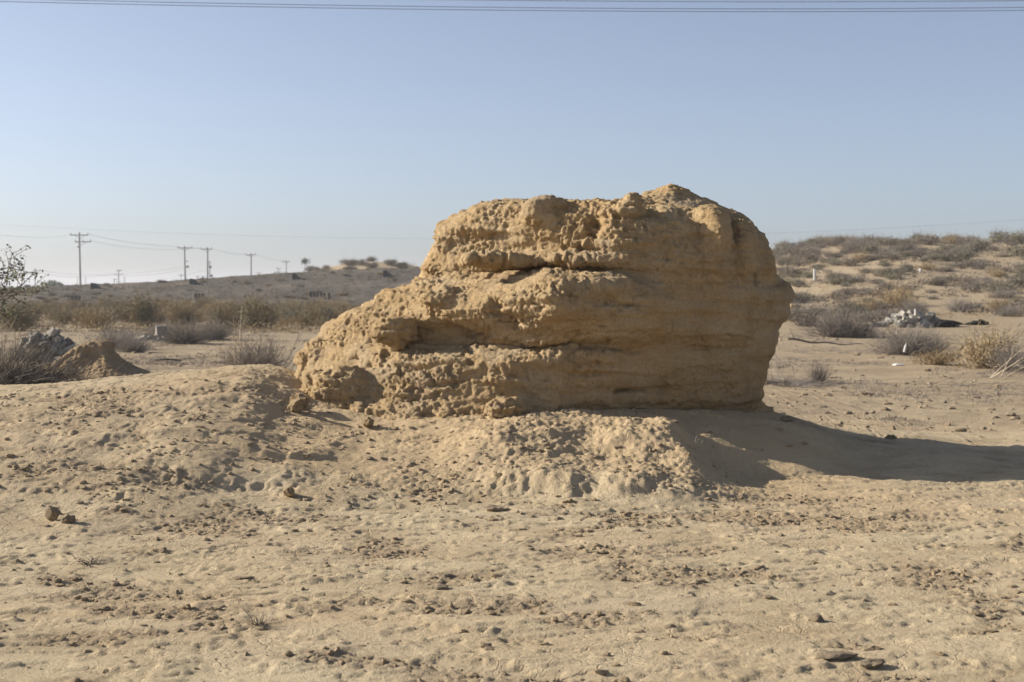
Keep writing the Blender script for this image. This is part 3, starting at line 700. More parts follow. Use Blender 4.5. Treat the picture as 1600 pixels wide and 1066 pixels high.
cover('plain_stubble', 'grey dry stubble and twigs on the left plain', 1500, M['twig_grey'], (-.42, -.10), (24, 60), 64, .24, .09, .04, .08, 26, lambda x, y: sst(-.1, .25, pn2(x * .35, y * .25)) * sst(20, 40, y + 8))
cover('sand_stubble', 'sparse dry stubble on the sand right of the outcrop', 1300, M['twig_grey'], (.15, .42), (16, 50), 65, .2, .05, .035, .08, 24, lambda x, y: sst(0., .3, pn2(x * .4 + 9, y * .3)))
for k, (px, D, s, lab) in enumerate(((1253, 108, 2.1, 'wide dark brown shrub on the rise, above the white post'), (1560, 126, 2.2, 'tallest rounded shrub on the ridge line, near the right edge'),
        (1592, 122, 2.3, 'big grey-green shrub on the ridge line at the right edge'), (1508, 116, 1.7, 'grey shrub on the ridge, left of the tallest ridge shrubs'), (1450, 112, 2.0, 'dark rounded shrub on the bare sand patch below the ridge'),
        (1335, 110, 1.6, 'small dark shrub on the ridge line, middle of the rise'))):
    plant(['brown0', 'olive1', 'olive2', 'brown2', 'brown1', 'brown3'][k], 'ridge_shrub', (px - 800) / F0 * D, D, s, lab, 'shrub', None, .95)
# belt of taller dry scrub in front of the road embankment on the left
def belt():
    pts = []
    for i in range(900):
        y = rnd.uniform(57, 97); x = rnd.uniform(-.40, -.05) * y
        if any((x - a) ** 2 + ((y - b) * .5) ** 2 < .6 for a, b in pts): continue
        pts.append((x, y))
        if len(pts) > 175: break
        kd = rnd.choices(['tall', 'tan', 'olive'], [5, 4, 2])[0]; k = kd + str(rnd.randrange(3)); px = 800 + x / y * F0
        side = 'under the thorn tree' if px < 90 else 'left of the pale block' if px < 245 else 'right of the pale block' if px < 370 else 'behind the bare branches' if px < 480 else 'behind the outcrop shoulder'
        plant(k, 'belt_shrub', x, y, rnd.uniform(.8, 1.6), '%s bush in the scrub belt %s, %s' % (LOOK[kd], 'front' if y < 72 else 'rear', side), 'shrub', 'scrub belt below the embankment', rnd.uniform(.6, .9))
belt()
for k, (px, D, s, kk, lab) in enumerate(((225, 58, 1.75, 'tall0', 'broad olive bush left of the pale concrete block'), (405, 57, 1.9, 'tall1', 'large dark olive bush behind the dead branches'),
        (290, 60, 1.7, 'tan0', 'tan dry bush right of the pale concrete block'), (150, 56, 1.6, 'tan1', 'reddish tan dry bush above the rubble heap'), (500, 60, 1.5, 'tall2', 'olive bush beside the left shoulder of the outcrop'),
        (30, 50, 1.5, 'tall2', 'olive bush at the left edge under the thorn branches'))):
    plant(kk, 'belt_bush', (px - 800) / F0 * D, D, s, lab)
# grey dead scrub between rubble and embankment
for k, (px, D, s, kk, lab) in enumerate(((185, 36, 1.25, 'dead0', 'grey dead shrub right behind the small hummock'), (205, 34, .95, 'dead1', 'low grey dead shrub right of the small hummock'), (290, 40, 1.5, 'dead2', 'grey dead shrub beside the stones under the pale block'),
        (335, 43, 1.4, 'dead0', 'low grey dead scrub left of the tall straw stalks'), (255, 44, 1.1, 'dead1', 'small grey dead scrub below the pale block'), (40, 30, .8, 'dead2', 'grey dead twigs at the foot of the left rubble heap'),
        (1310, 45, 2.1, 'dead0', 'large grey dead shrub left of the right rubble heap'), (1345, 44.5, 1.3, 'dead1', 'dark end of the grey shrub beside the right rubble heap'),
        (1412, 33, 1.55, 'dead2', 'grey dead shrub in front of the right rubble heap'), (1450, 33.5, 1.3, 'dead0', 'low dark dead shrub joined to the right of the grey one'),
        (1262, 52, 1.4, 'brown2', 'dark shrub close behind the right side of the outcrop'), (1598, 26.5, 1.25, 'dead1', 'grey dead shrub cut by the right edge of the photo'))):
    o = plant(kk, 'dead_scrub', (px - 800) / F0 * D, D, s, lab, sq=.85)
o = plant('tan0', 'dry_grass_bush', (1543 - 800) / F0 * 27.5, 27.5, 1.35, 'golden tan dry grass bush near the right edge', 'grass bush', sq=1.0)
plant('tan2', 'dry_grass_bush', (1462 - 800) / F0 * 28.5, 28.5, .75, 'small pale dry grass tuft left of the golden grass bush', 'grass bush', sq=.8)
plant('tan1', 'dry_grass_bush', (1400 - 800) / F0 * 66, 66, 2.2, 'wide yellowish grass bush behind the right rubble heap', 'grass bush', sq=.8)
plant('tan2', 'dry_grass_bush', (1345 - 800) / F0 * 62, 62, 1.5, 'yellowish grass bush left behind the right rubble heap', 'grass bush', sq=.8)

def twig_thing(name, paths, ws, m, loc, label, cat):
    V, Fq = ribbons(paths, ws); return tag(link(name, mesh_np(name, V, Fq, m, smooth=False), loc), label, cat)
def at(px, D, dz=0.): x = (px - 800) / F0 * D; return (x, D, ground_z(x, D) + dz)
# near dead shrubs behind the mound crest
twig_thing('dead_twig_shrub', *twig_bush(801, 620, 1.0, .30, .010, .08, 4, .28, (.2, -.1), 4), M['twig_dark'], at(-15, 15.4, .0), 'dark tangled dead shrub behind the mound crest at the left edge', 'shrub')
twig_thing('dead_twig_shrub', *twig_bush(802, 200, .8, .34, .008, .1, 3, .3, (.22, 0), 4), M['twig_grey'], at(0, 15.2), 'grey outer twigs over the dark dead shrub at the left edge', 'shrub')
pa, ws = twig_bush(803, 60, .65, 1.0, .007, .55, 2, .2, (.15, 0), 4); twig_thing('dry_stalk_clump', pa, ws, M['twig_pale'], at(-18, 17.5), 'tall pale dry stalks leaning in from the left edge', 'grass')
twig_thing('dead_twig_shrub', *twig_bush(804, 300, .46, .42, .0065, .3, 4, .3, (0, 0), 4), M['twig_grey'], at(400, 15.6), 'grey twiggy dead shrub just left of the outcrop', 'shrub')
twig_thing('dead_twig_shrub', *twig_bush(805, 130, .35, .36, .006, .3, 3, .3, (0, 0), 4), M['twig_grey'], at(372, 15.9), 'small grey dead shrub at the foot of the straw stalks', 'shrub')
def stalks(seed, n, spread_, H, w, m, loc, label, lean=.15):
    r = np.random.default_rng(seed); pa = []; ws = []
    for _ in range(n):
        b = np.array([r.normal() * spread_, r.normal() * spread_ * .6, 0]); h = H * (.55 + .45 * r.random())
        t = np.linspace(0, 1, 6)[:, None]; d = np.array([r.normal() * lean, r.normal() * lean, 1]) * h
        p = b + d * t + np.array([r.normal() * .06, 0, 0]) * h * t * t; pa.append(p); ws.append(w)
        for _k in range(r.integers(1, 5)):
            u = .35 + .6 * r.random(); q0 = b + d * u; e = np.array([r.normal(), r.normal() * .5, .5 + .5 * r.random()]) * h * .14
            pa.append(q0 + e * np.linspace(0, 1, 3)[:, None]); ws.append(w * .6)
    return twig_thing('dry_stalk_clump', pa, ws, m, loc, label, 'grass')
stalks(811, 7, .05, .85, .010, M['twig_pale'], at(371, 15.7), 'thin upright straw stalks left of the grey twiggy shrub', .06)
stalks(812, 12, .14, .75, .008, M['twig_pale'], at(553, 15.4), 'bleached stalks standing behind the left shoulder of the outcrop', .25)
stalks(813, 6, .2, .55, .008, M['twig_pale'], at(500, 16.4), 'sparse pale stalks left of the outcrop shoulder', .15)
# long dead branches left of the outcrop
def branch_tangle(seed, loc, L, ang, n, w, m, label, name='dead_branch'):
    r = np.random.default_rng(seed); pa, ws = [], []
    for _ in range(n):
        a = ang + r.normal() * .35; l = L * (.5 + .5 * r.random()); b = np.array([r.normal() * .12, r.normal() * .12, .02])
        t = np.linspace(0, 1, 6)[:, None]; d = np.array([math.cos(a), r.normal() * .25, math.sin(a)]) * l
        p = b + d * t + r.normal(size=(6, 3)) * .018 * l * t; p[:, 2] = np.maximum(p[:, 2], 0); pa.append(p); ws.append(w * (.6 + .6 * r.random()))
        for _k in range(3):
            i = r.integers(2, 6); e = (d / l + r.normal(size=3) * .6) * l * .25
            q = p[i] + e * np.linspace(0, 1, 3)[:, None]; q[:, 2] = np.maximum(q[:, 2], 0); pa.append(q); ws.append(w * .5)
    return twig_thing(name, pa, ws, m, loc, label, 'branch')
branch_tangle(821, at(428, 17.0), .85, .75, 14, .012, M['twig_grey'], 'bare grey branches rising to the right, left of the outcrop')
branch_tangle(822, at(470, 16.6), .55, 2.6, 12, .010, M['twig_grey'], 'low fallen grey branches against the left end of the outcrop')
# dead twig mat right of the outcrop
pa, ws = twig_bush(831, 420, .85, .11, .009, .03, 3, .12, (.1, 0), 4); pa = [p * (1, 1, .42) for p in pa]
twig_thing('dead_twig_mat', pa, ws, M['twig_grey'], at(1232, 23.0), 'flat mat of grey dead twigs behind the right foot of the outcrop', 'twigs')
twig_thing('dead_twig_mat', *twig_bush(832, 130, .26, .32, .007, .4, 3, .3, (0, 0), 4), M['twig_grey'], at(1280, 23.4), 'small upright grey twig tuft at the right end of the twig mat', 'twigs')
stalks(833, 9, .22, .62, .008, M['twig_grey'], at(1215, 23.2), 'thin grey stalks sticking up beside the right edge of the outcrop', .4)
branch_tangle(834, at(1475, 23.0), .9, .12, 10, .010, M['twig_grey'], 'bare pale twigs lying on the sand at right')
branch_tangle(835, at(1560, 24.5), .9, .65, 9, .013, M['twig_pale'], 'pale curved dead branch in front of the golden grass bush')
t_ = np.linspace(0, 1, 14)[:, None]; pa = [np.concatenate([2.1 * t_, .5 * t_, .05 + .16 * (1 - t_) ** 2 + .02 * np.sin(t_ * 15)], 1)]
pa += [pa[0][4] + np.array([.3, .1, .12]) * np.linspace(0, 1, 3)[:, None], pa[0][1] + np.array([-.1, .1, .3]) * np.linspace(0, 1, 3)[:, None]]
twig_thing('fallen_branch', pa, [.07, .03, .03], M['twig_dark'], at(1232, 38), 'long dark fallen branch on the sand right of the outcrop', 'branch')
# weeds on the mound and foreground
pa, ws = twig_bush(841, 26, .085, .075, .004, .25, 1)
pa += [np.array([[0, 0, 0], [-.04, 0, .05], [-.09, .01, .10], [-.11, .01, .17]]), np.array([[.03, 0, .01], [.09, .02, .02], [.17, .03, .025]]), np.array([[.05, 0, 0], [.07, 0, .06], [.075, 0, .11]])]
twig_thing('dry_tuft', pa, ws + [.0035, .003, .003], M['twig_dark'], at(404, dry(983), .01), 'small dark dry tuft with thin stems in the left foreground', 'grass')
twig_thing('dry_tuft', *twig_bush(842, 20, .09, .09, .005, .3, 1), M['twig_pale'], at(1088, 11.5, .03), 'pale dry twigs catching sun at the right end of the slumped lobe', 'grass')
twig_thing('dry_tuft', *twig_bush(843, 30, .12, .05, .005, .15, 2), M['twig_dark'], at(140, dry(885), .01), 'flat dark dry weed on the left foreground', 'grass')
for k, (px, py, l, a, lab) in enumerate(((655, 916, .12, -.3, 'short pale straw on the crust, centre foreground'), (1035, 810, .16, .05, 'pale straw lying at the foot of the mound, right of centre'))):
    D = dry(py); p = np.array([[0, 0, .012], [l * .5 * math.cos(a), l * .5 * math.sin(a), .016], [l * math.cos(a), l * math.sin(a), .012]])
    x0 = (px - 800) / F0 * D
    twig_thing('straw', [p], [.006], M['twig_pale'], (x0, D, ground_zd(x0, D) + .006), lab, 'straw')

# ------------------------------------------------------------------ thorn tree reaching in from the left, far trees
def limb(p, d, L, w, r, depth, out, tips):
    k = 5; pts = [p.copy()]
    for _ in range(k):
        d = d + r.normal(size=3) * .16; d[2] += .015; d /= np.linalg.norm(d); p = p + d * L / k; pts.append(p.copy())
    out.append((np.array(pts), w))
    if depth == 0: tips.append(np.array(pts)); return
    for i in range(4 if depth > 1 else 5):
        q = pts[2 + i % 4]; e = d + r.normal(size=3) * .75; e[2] = e[2] * .6 + .12; e /= np.linalg.norm(e)
        limb(np.array(q), e, L * r.uniform(.5, .72), w * .5, r, depth - 1, out, tips)
def thorn_tree():
    r = np.random.default_rng(55); t = empty('thorn_tree', at(-62, 27.0))
    tag(t, 'thorn tree whose leafy branches reach in from the left edge', 'tree')
    trunk, tips = [], []
    tk = np.array([[0, 0, -.1], [.04, 0, .4], [-.03, .03, .8], [.03, 0, 1.1]]); trunk.append((tk, .16))
    for a in np.linspace(0, 6.283, 7)[:-1]:
        limb(np.array([.03, 0, .9]), np.array([math.cos(a), math.sin(a), .60]), 1.25, .07, r, 2, trunk, tips)
    V, Fq = ribbons([p for p, _ in trunk if _ > .05], [w for _, w in trunk if w > .05]); link('trunk', mesh_np('trunk', V, Fq, M['bark']), parent=t)
    V, Fq = ribbons([p for p, w in trunk if w <= .05], [max(w, .008) for _, w in trunk if w <= .05]); c = link('branches', mesh_np('branches', V, Fq, M['bark']), parent=t)
    pts = np.concatenate([p[1:] for p in tips]); pts = np.repeat(pts, 2, 0) + r.normal(size=(len(pts) * 2, 3)) * .04
    sel = r.random(len(pts)) < .62
    Lv, Lf = leaves(pts[sel], .034, r, .5); link('crown', mesh_np('crown', Lv, Lf, M['leaf'], smooth=False), parent=t)['kind'] = 'stuff'
    low = pts[(~sel) & (pts[:, 2] < 2.1)]; Lv, Lf = leaves(low, .030, r, .6); link('leaflets', mesh_np('leaflets', Lv, Lf, M['flower'], smooth=False), parent=t)['kind'] = 'stuff'
thorn_tree()
def far_tree(px, D, R, H, seed, label, name='distant_tree'):
    r = np.random.default_rng(seed); t = empty(name, at(px, D)); tag(t, label, 'tree')
    V, Fq = ribbons([np.array([[0, 0, -.3], [.05, 0, H * .3], [0, .05, H * .6]])], [R * .14]); link('trunk', mesh_np('trunk', V, Fq, M['bark']), parent=t)
    pts = dome_points(1400, R, H, r, 12, .5); pts[:, 2] += H * .12; Lv, Lf = leaves(pts, R * .07, r, .6); link('crown', mesh_np('crown', Lv, Lf, M['crown'], smooth=False), parent=t)
far_tree(83, 380, 3.6, 3.0, 1, 'low green rounded tree on the horizon left of the tall pole')
far_tree(120, 420, 1.5, 1.5, 2, 'small dark bush on the horizon just left of the tall pole base')
far_tree(134, 420, 1.4, 1.6, 3, 'small dark bush on the horizon just right of the tall pole base')
far_tree(148, 420, 2.0, 1.6, 4, 'small flat green bush on the horizon right of the tall pole')
def slim_tree():
    D = 240.; x, y, z = at(476, D); top = CAMH + (HOR - 405) / F0 * D - z
    t = empty('slim_tree', (x, y, z)); tag(t, 'slim tree with a small drooping tuft on the skyline', 'tree')
    V, Fq = ribbons([np.array([[0, 0, 0], [0, 0, top * .5], [.05, 0, top * .9]])], [.14]); link('trunk', mesh_np('trunk', V, Fq, M['bark']), parent=t)
    r = np.random.default_rng(9); u = r.normal(size=(240, 3)); pts = u * (.32, .3, .25) + (.1, 0, top * .94)
    Lv, Lf = leaves(pts, .14, r, .5); link('crown', mesh_np('crown', Lv, Lf, M['crown'], smooth=False), parent=t)
slim_tree()

# ------------------------------------------------------------------ grey gravel embankment on the left, with its small marks
def emb_crest_z(x, D):
    px = 800 + x / D * F0
    return ip(px, [(-400, 1.15), (0, 1.40), (250, 1.95), (400, 2.55), (520, 2.95), (660, 3.25), (900, 3.3)])
EX = np.linspace(-75, 6, 340); EV = []
PROF = [(98, -.3), (101, .05), (104, .22), (108, .30), (111, .48), (115, .66), (118.5, .74), (121, .92), (123, 1.0), (131, 1.0), (133, .9), (140, -.3)]
ys_e = np.linspace(98, 140, 90)
gxx, gyy = np.meshgrid(EX, ys_e)
fr = ip(gyy.ravel(), PROF).reshape(gyy.shape); cz = emb_crest_z(gxx, 125.)
fade_e = 1 - sst(-4, 5, gxx)
ez = np.where(fr > 0, fr * cz * fade_e, fr) + (.06 * pn2(gxx * .6, gyy * .6) + .035 * pn2(gxx * 2.2, gyy * 1.7)) * (fr > .02)
ez = ez - .5 * (1 - fade_e)
ii = np.arange(gxx.size).reshape(gxx.shape); EQ = np.stack([ii[:-1, :-1], ii[:-1, 1:], ii[1:, 1:], ii[1:, :-1]], -1).reshape(-1, 4)
tag(link('road_embankment', mesh_np('road_embankment', np.stack([gxx.ravel(), gyy.ravel(), ez.ravel()], 1), EQ, M['gravel'])), None, kind='structure')
def emb_z(x, y): return float(ip(y, PROF) * emb_crest_z(x, 125.))
def box_mesh(name, sx, sy, sz, m, jit=0., seed=0):
    r = np.random.default_rng(seed); V = np.array([(x, y, z) for z in (0, 1) for y in (-.5, .5) for x in (-.5, .5)], float) * (sx, sy, sz)
    V += r.normal(size=V.shape) * jit
    Fq = [(0, 2, 3, 1), (4, 5, 7, 6), (0, 1, 5, 4), (2, 6, 7, 3), (0, 4, 6, 2), (1, 3, 7, 5)]
    me = mesh_np(name, V, Fq, m, smooth=False); return me
# dark wedge shaped drain heads standing on the slope
def drain_head(px, py, lab):
    D = 119.; x = (px - 800) / F0 * D; z = emb_z(x, D) - .25
    V = .68 * np.array([(-.45, -.5, 0), (.75, -.5, 0), (.75, .5, 0), (-.45, .5, 0), (-.45, -.5, 1.05), (-.05, -.5, 1.0), (-.05, .5, 1.0), (-.45, .5, 1.05), (.75, -.5, .28), (.75, .5, .28)], float)
    me = bpy.data.meshes.new('drain_head')
    me.from_pydata([tuple(v) for v in V], [], [(0, 3, 2, 1), (0, 1, 8, 5, 4), (3, 7, 6, 9, 2), (4, 5, 6, 7), (5, 8, 9, 6), (1, 2, 9, 8), (0, 4, 7, 3)]); me.materials.append(M['darkblock'])
    tag(link('drain_head', me, (x, D, z)), lab, 'drain', 'drain heads on the embankment')
for px, py, lab in ((149, 456, 'dark wedge drain head on the embankment right of the tall pole'), (303, 446, 'dark wedge drain head below the pair of poles'), (463, 438, 'dark wedge drain head below the slim skyline tree'), (605, 431, 'dark wedge drain head on the embankment nearest the outcrop')):
    drain_head(px, py, lab)
def posts(px, D, n, gap, h, lab):
    for k in range(n):
        x = (px - 800) / F0 * D + k * gap
        tag(link('marker_post', box_mesh('marker_post', .16, .16, h, M['darkblock'], .012, k), (x, D, emb_z(x, D) - .03)), '%s short dark marker post in the %s' % (('leftmost', 'second', 'third', 'rightmost')[k] if n != 2 else ('left', 'right')[k], lab), 'post', 'marker posts on the embankment')
posts(113, 106, 3, .26, .42, 'row of three below the tall pole')
posts(306, 106, 3, .26, .42, 'row of three below the pair of poles')
posts(486, 106, 4, .24, .45, 'row left of the bleached stalks')
posts(507, 104, 2, .35, .45, 'pair behind the bleached stalks')
cover('embankment_scrub', 'thin dry scrub greying the embankment slope', 900, M['shrub_brown'], (-.42, -.05), (100, 123), 66, .4, .16, .07, .2, 22, None, lambda x, y: ip(y, PROF) * emb_crest_z(x, 125.))
# shrubs on the dune behind the embankment
for i in range(34):
    D = rnd.uniform(150, 172); px = rnd.uniform(462, 668); x = (px - 800) / F0 * D
    plant(rnd.choice(['olive0', 'olive1', 'brown0', 'brown2']), 'dune_shrub', x, D, rnd.uniform(.9, 2.2), 'low shrub on the dune skyline, ' + ('near the slim tree' if px < 530 else 'midway to the outcrop' if px < 600 else 'close to the outcrop'), 'shrub', 'shrubs on the far dune skyline', rnd.uniform(.6, .9))
# dry scrub spots on the embankment face
for i in range(60):
    D = rnd.uniform(101, 123); px = rnd.uniform(0, 640); x = (px - 800) / F0 * D
    o = plant(rnd.choice(['olive0', 'brown1', 'dead0', 'tan1']), 'slope_weed', x, D, rnd.uniform(.35, .9), 'small dry weed on the %s embankment slope, %s' % ('lower' if D < 111 else 'upper', 'below the tall pole' if px < 200 else 'below the pair of poles' if px < 420 else 'towards the outcrop'), 'weed', 'weeds on the embankment', .6)
    o.location.z = emb_z(x, D) - .02

# ------------------------------------------------------------------ rubble, concrete block, litter
def chunk_mesh(seed, m, box=False):
    r = np.random.default_rng(seed)
    if box:
        me = box_mesh('chunk', 1.5 * r.uniform(.7, 1.3), 1.0 * r.uniform(.7, 1.2), .7 * r.uniform(.6, 1.2), m, .13, seed); return me
    P, Fc = stone_shape(I1, seed, .75, .5); return mesh_np('chunk', P * .75, Fc, m, smooth=False)
def rubble(name, px, D, wid, hei, n, smin_, smax_, m, label, seed, depth=.7):
    t = empty(name, at(px, D)); tag(t, label, 'rubble'); r = random.Random(seed)
    protos = [chunk_mesh(seed * 50 + k, m, k % 2 == 0) for k in range(10)]
    for i in range(n):
        u = r.gauss(0, .42); v = r.gauss(0, .42); u = max(-1, min(1, u)); v = max(-1, min(1, v))
        top = max(0., 1 - math.hypot(u, v) ** 1.3) * hei
        z = top * (r.random() ** .4) ; s = r.uniform(smin_, smax_) * (1 if r.random() < .7 else .6)
        o = link('chunk', protos[r.randrange(10)], (u * wid, v * depth, z - s * .35), 0, s, t)
        o.rotation_euler = (r.uniform(-.9, .9), r.uniform(-.9, .9), r.uniform(0, 6.28))
    hs_ = ico(2); P = hs_[0] * (wid * .5, depth * .5, hei * .55); P = P[:]; P[:, 2] = P[:, 2]
    P = P * (1 + .15 * pn3(P[:, 0] * 3, P[:, 1] * 3, P[:, 2] * 3))[:, None]
    link('soil_core', mesh_np('soil_core', P, hs_[1], M['clod']), (0, 0, -.02), parent=t)
rubble('rubble_heap', 70, 30.5, 1.05, .72, 150, .07, .19, M['concrete_dark'], 'heap of grey broken concrete behind the small hummock at left', 3)
rubble('rubble_heap', 1428, 52., 1.75, .58, 120, .10, .27, M['concrete'], 'heap of pale broken stones and concrete on the right plain', 4, .9)
rubble('stone_heap', 242, 42., .75, .16, 38, .07, .15, M['concrete_dark'], 'low scatter of broken stones around the pale concrete block', 5, .6)
stone('rubble_piece', 18, 30.2, .14, 71, 'single pale concrete lump left of the left rubble heap', 'rubble', M['concrete'], .8)
x, y, z = at(252, 42.6)
tag(link('concrete_block', box_mesh('concrete_block', .31, .30, .30, M['concrete_dark'], .012, 3), (x, y, z + .14), .35), 'pale square concrete block standing on broken stones', 'block')
# black rubber strip, torn black sheet lumps
def strip():
    t = np.linspace(-1, 1, 24); V = []
    for a in t:
        w = .06 * (1 - abs(a) ** 3) + .008; zz = .02 + .025 * (1 - a * a); V += [(a * .27, -w, zz - .01), (a * .27, w, zz - .01), (a * .27, w * .8, zz + .02), (a * .27, -w * .8, zz + .025)]
    Fq = [(i * 4 + k, i * 4 + (k + 1) % 4, i * 4 + 4 + (k + 1) % 4, i * 4 + 4 + k) for i in range(23) for k in range(4)]
    return mesh_np('rubber_strip', V, Fq, M['black'])
tag(link('rubber_strip', strip(), at(262, 30.2, .005), -.05), 'black rubber strip lying on the sand left of the outcrop', 'rubber')
stone('black_sheet', 1482, 51.5, .36, 81, 'crumpled black sheet at the right end of the right rubble heap', 'sheet', M['black'], .55, stretch=(1.5, 1, .9), jag=.6)
stone('black_sheet', 1530, 52.5, .26, 82, 'separate black bundle lying right of the right rubble heap', 'sheet', M['black'], .6, stretch=(1.7, 1, .8), jag=.6)
def scrap(seed, s):
    P, Fc = stone_shape(I2, seed, .5, .7); P = P * s; return mesh_np('plastic_scrap', P, Fc, M['plastic'], smooth=False)
tag(link('plastic_scrap', scrap(91, .085), at(460, 19.5, .03)), 'white crumpled plastic scrap left of the outcrop', 'litter')
def bottle():
    pr = [(0, .04), (.04, .045), (.2, .045), (.25, .03), (.28, .016), (.32, .016)]; n = 12; V = []
    for z_, r_ in pr: V += [(r_ * math.cos(6.283 * k / n), r_ * math.sin(6.283 * k / n), z_) for k in range(n)]
    Fq = [(i * n + k, i * n + (k + 1) % n, (i + 1) * n + (k + 1) % n, (i + 1) * n + k) for i in range(len(pr) - 1) for k in range(n)]
    return mesh_np('plastic_bottle', np.array(V) * .62, Fq, M['plastic'])
o = tag(link('plastic_bottle', bottle(), at(1413, 32.0, .12)), 'white plastic bottle caught in the grey shrub at right', 'bottle'); o.rotation_euler = (.2, .15, 0)
x, y, z = at(1273, 86.)
pst = empty('white_post', (x, y, z - .05)); tag(pst, 'slim white marker post standing among the shrubs on the rise', 'post')
link('post_shaft', box_mesh('post_shaft', .12, .12, .80, M['white'], .004, 1), parent=pst); link('post_cap', box_mesh('post_cap', .15, .15, .05, M['white'], .003, 2), (0, 0, .80), parent=pst)
stone('white_stone', 1438, 84., .12, 93, 'tiny white stone among the shrubs high on the rise', 'stone', M['white'], .9, stretch=(.8, .8, 1.4))

# ------------------------------------------------------------------ power lines
def tube(paths, rad, m, name, sides=8):
    Vs, Fs, off = [], [], 0
    for p, r0, r1 in paths:
        p = np.asarray(p, float); k = len(p); d = p[-1] - p[0]; d /= np.linalg.norm(d)
        a = np.cross(d, (0, 0, 1) if abs(d[2]) < .9 else (1, 0, 0)); a /= np.linalg.norm(a); b = np.cross(d, a)
        t = np.linspace(r0, r1, k)
        for i in range(k):
            for s_ in range(sides):
                g = 6.2832 * s_ / sides; Vs.append(p[i] + (a * math.cos(g) + b * math.sin(g)) * t[i])
        for i in range(k - 1):
            for s_ in range(sides): Fs.append([off + i * sides + s_, off + i * sides + (s_ + 1) % sides, off + (i + 1) * sides + (s_ + 1) % sides, off + (i + 1) * sides + s_])
        off += k * sides
    return mesh_np(name, Vs, Fs, m)
def pole(px, top, D, arms, lab, r=.19, gear=(), name='utility_pole', ins=True, base=None, lean=0.):
    """arms: (row of the arm, left px, right px)"""
    x = (px - 800) / F0 * D; z0 = ground_z(x, D) - .3; ht = CAMH + (HOR - top) / F0 * D
    t = empty(name, (x, D, z0)); tag(t, lab, 'utility pole')
    link('shaft', tube([([(0, 0, 0), (lean * .5, 0, (ht - z0) * .5), (lean, 0, ht - z0)], r, r * .62)], r, M['pole'], 'shaft'), parent=t)
    for py, a, b in arms:
        za = CAMH + (HOR - py) / F0 * D - z0; xa, xb = (a - px) / F0 * D, (b - px) / F0 * D
        ar = link('crossarm', box_mesh('crossarm', xb - xa, .16, .22, M['pole']), ((xa + xb) / 2, -.22, za - .11), parent=t)
        if ins:
            for u in (.04, .5, .96):
                q = link('insulator', tube([([(0, 0, 0), (0, 0, .28)], .10, .07), ([(0, 0, .28), (0, 0, .42)], .13, .10)], .1, M['insul'], 'insulator', 6), ((u - .5) * (xb - xa), 0, .22), parent=ar)
        link('brace', tube([([(xa * .55, -.2, za - .1), (0, -.18, za - .9)], .05, .05), ([(xb * .55, -.2, za - .1), (0, -.18, za - .9)], .05, .05)], .05, M['pole'], 'brace', 5), parent=t)
    for (gx_, gy_, w, h) in gear:
        link('transformer_gear', box_mesh('transformer_gear', w / F0 * D, .5, h / F0 * D, M['pole']), ((gx_ - px) / F0 * D, -.3, CAMH + (HOR - gy_) / F0 * D - z0), parent=t)
    return t
pole(126, 363, 340, [(367.5, 110, 138.5), (378, 117.5, 143)], 'tall dark pole with two crossarms on the left skyline', .26, [(123, 387, 3, 2)], lean=-.3)
pole(55, 419, 560, [(423, 52.5, 60)], 'small pole half hidden by the thorn branches', .22)
pole(185.5, 421, 600, [(423, 182, 191), (429, 179, 193)], 'distant pole with two short arms between the tall pole and the pair', .24)
pole(121, 432, 640, [], 'thin bare distant mast left of the tall pole', .16, ins=False)
pole(133.5, 432, 640, [], 'thin bare distant mast right of the tall pole', .16, ins=False)
pole(178.5, 435.5, 640, [(436.5, 177.5, 184)], 'short distant H pole left of the two-armed pole', .18, ins=False)
pole(194.5, 431.5, 640, [], 'short distant mast right of the two-armed pole', .22, ins=False)
pole(290, 385, 400, [(387.5, 278, 301)], 'left pole of the pair on the skyline, with switch gear', .27, [(293, 409, 3, 1.3), (293.5, 418.5, 4, 3), (291.5, 442, 5, 6)], lean=-.3)
pole(324.5, 387, 400, [(389.5, 313.5, 332)], 'right pole of the pair on the skyline, with gear on its side', .27, [(328, 410, 3.5, 1.2), (329, 419, 4, 3), (331, 433, 3, 4), (328.2, 437, .8, 26)])
pole(392.5, 396, 430, [(398.5, 384, 400)], 'single pole with one crossarm right of the pair', .25)
pole(447.5, 407, 520, [(409, 441, 453)], 'distant pole with one crossarm left of the slim tree', .22)
pole(435, 418, 640, [(420, 431.5, 439), (425.5, 429, 440)], 'distant two-armed pole left of the one-armed pole', .2)
pole(404.5, 425.5, 700, [(426.5, 400, 409)], 'very distant low pole right of the single pole', .22)
pole(247, 437, 700, [(438, 244, 250)], 'very distant low pole left of the pair', .2, ins=False)
pole(283, 427, 700, [(430, 279, 288)], 'distant pole just left of the pair', .2, ins=False)
pole(309, 431, 700, [(432, 305, 313)], 'distant pole between the pair', .22, ins=False)
pole(317, 431, 700, [(432, 315, 321)], 'distant pole close left of the right pole of the pair', .2, ins=False)
def wire(pts, rad, lab, n=40, name='overhead_wire'):
    """pts: (px, row, depth) control points of a hanging wire"""
    P = np.array([W(*p) for p in pts]); u = np.linspace(0, 1, len(P)); uu = np.linspace(0, 1, n)
    k = min(len(P) - 1, 2); C = np.stack([np.polyval(np.polyfit(u, P[:, i], k), uu) for i in range(3)], 1)
    c0 = C[0].copy()
    return tag(link(name, tube([(C - c0, rad, rad)], rad, M['wire'], name, 5), tuple(c0)), lab, 'wire')
wire([(138, 366, 340), (205, 379, 370), (278, 386, 400)], .035, 'wire from the tall pole to the left pole of the pair')
wire([(143, 376.5, 340), (230, 389, 372), (313.5, 388, 400)], .03, 'wire from the tall pole lower arm to the right pole of the pair')
wire([(110, 366, 340), (60, 371, 300), (-60, 361, 250)], .02, 'wire leaving the tall pole towards the left edge')
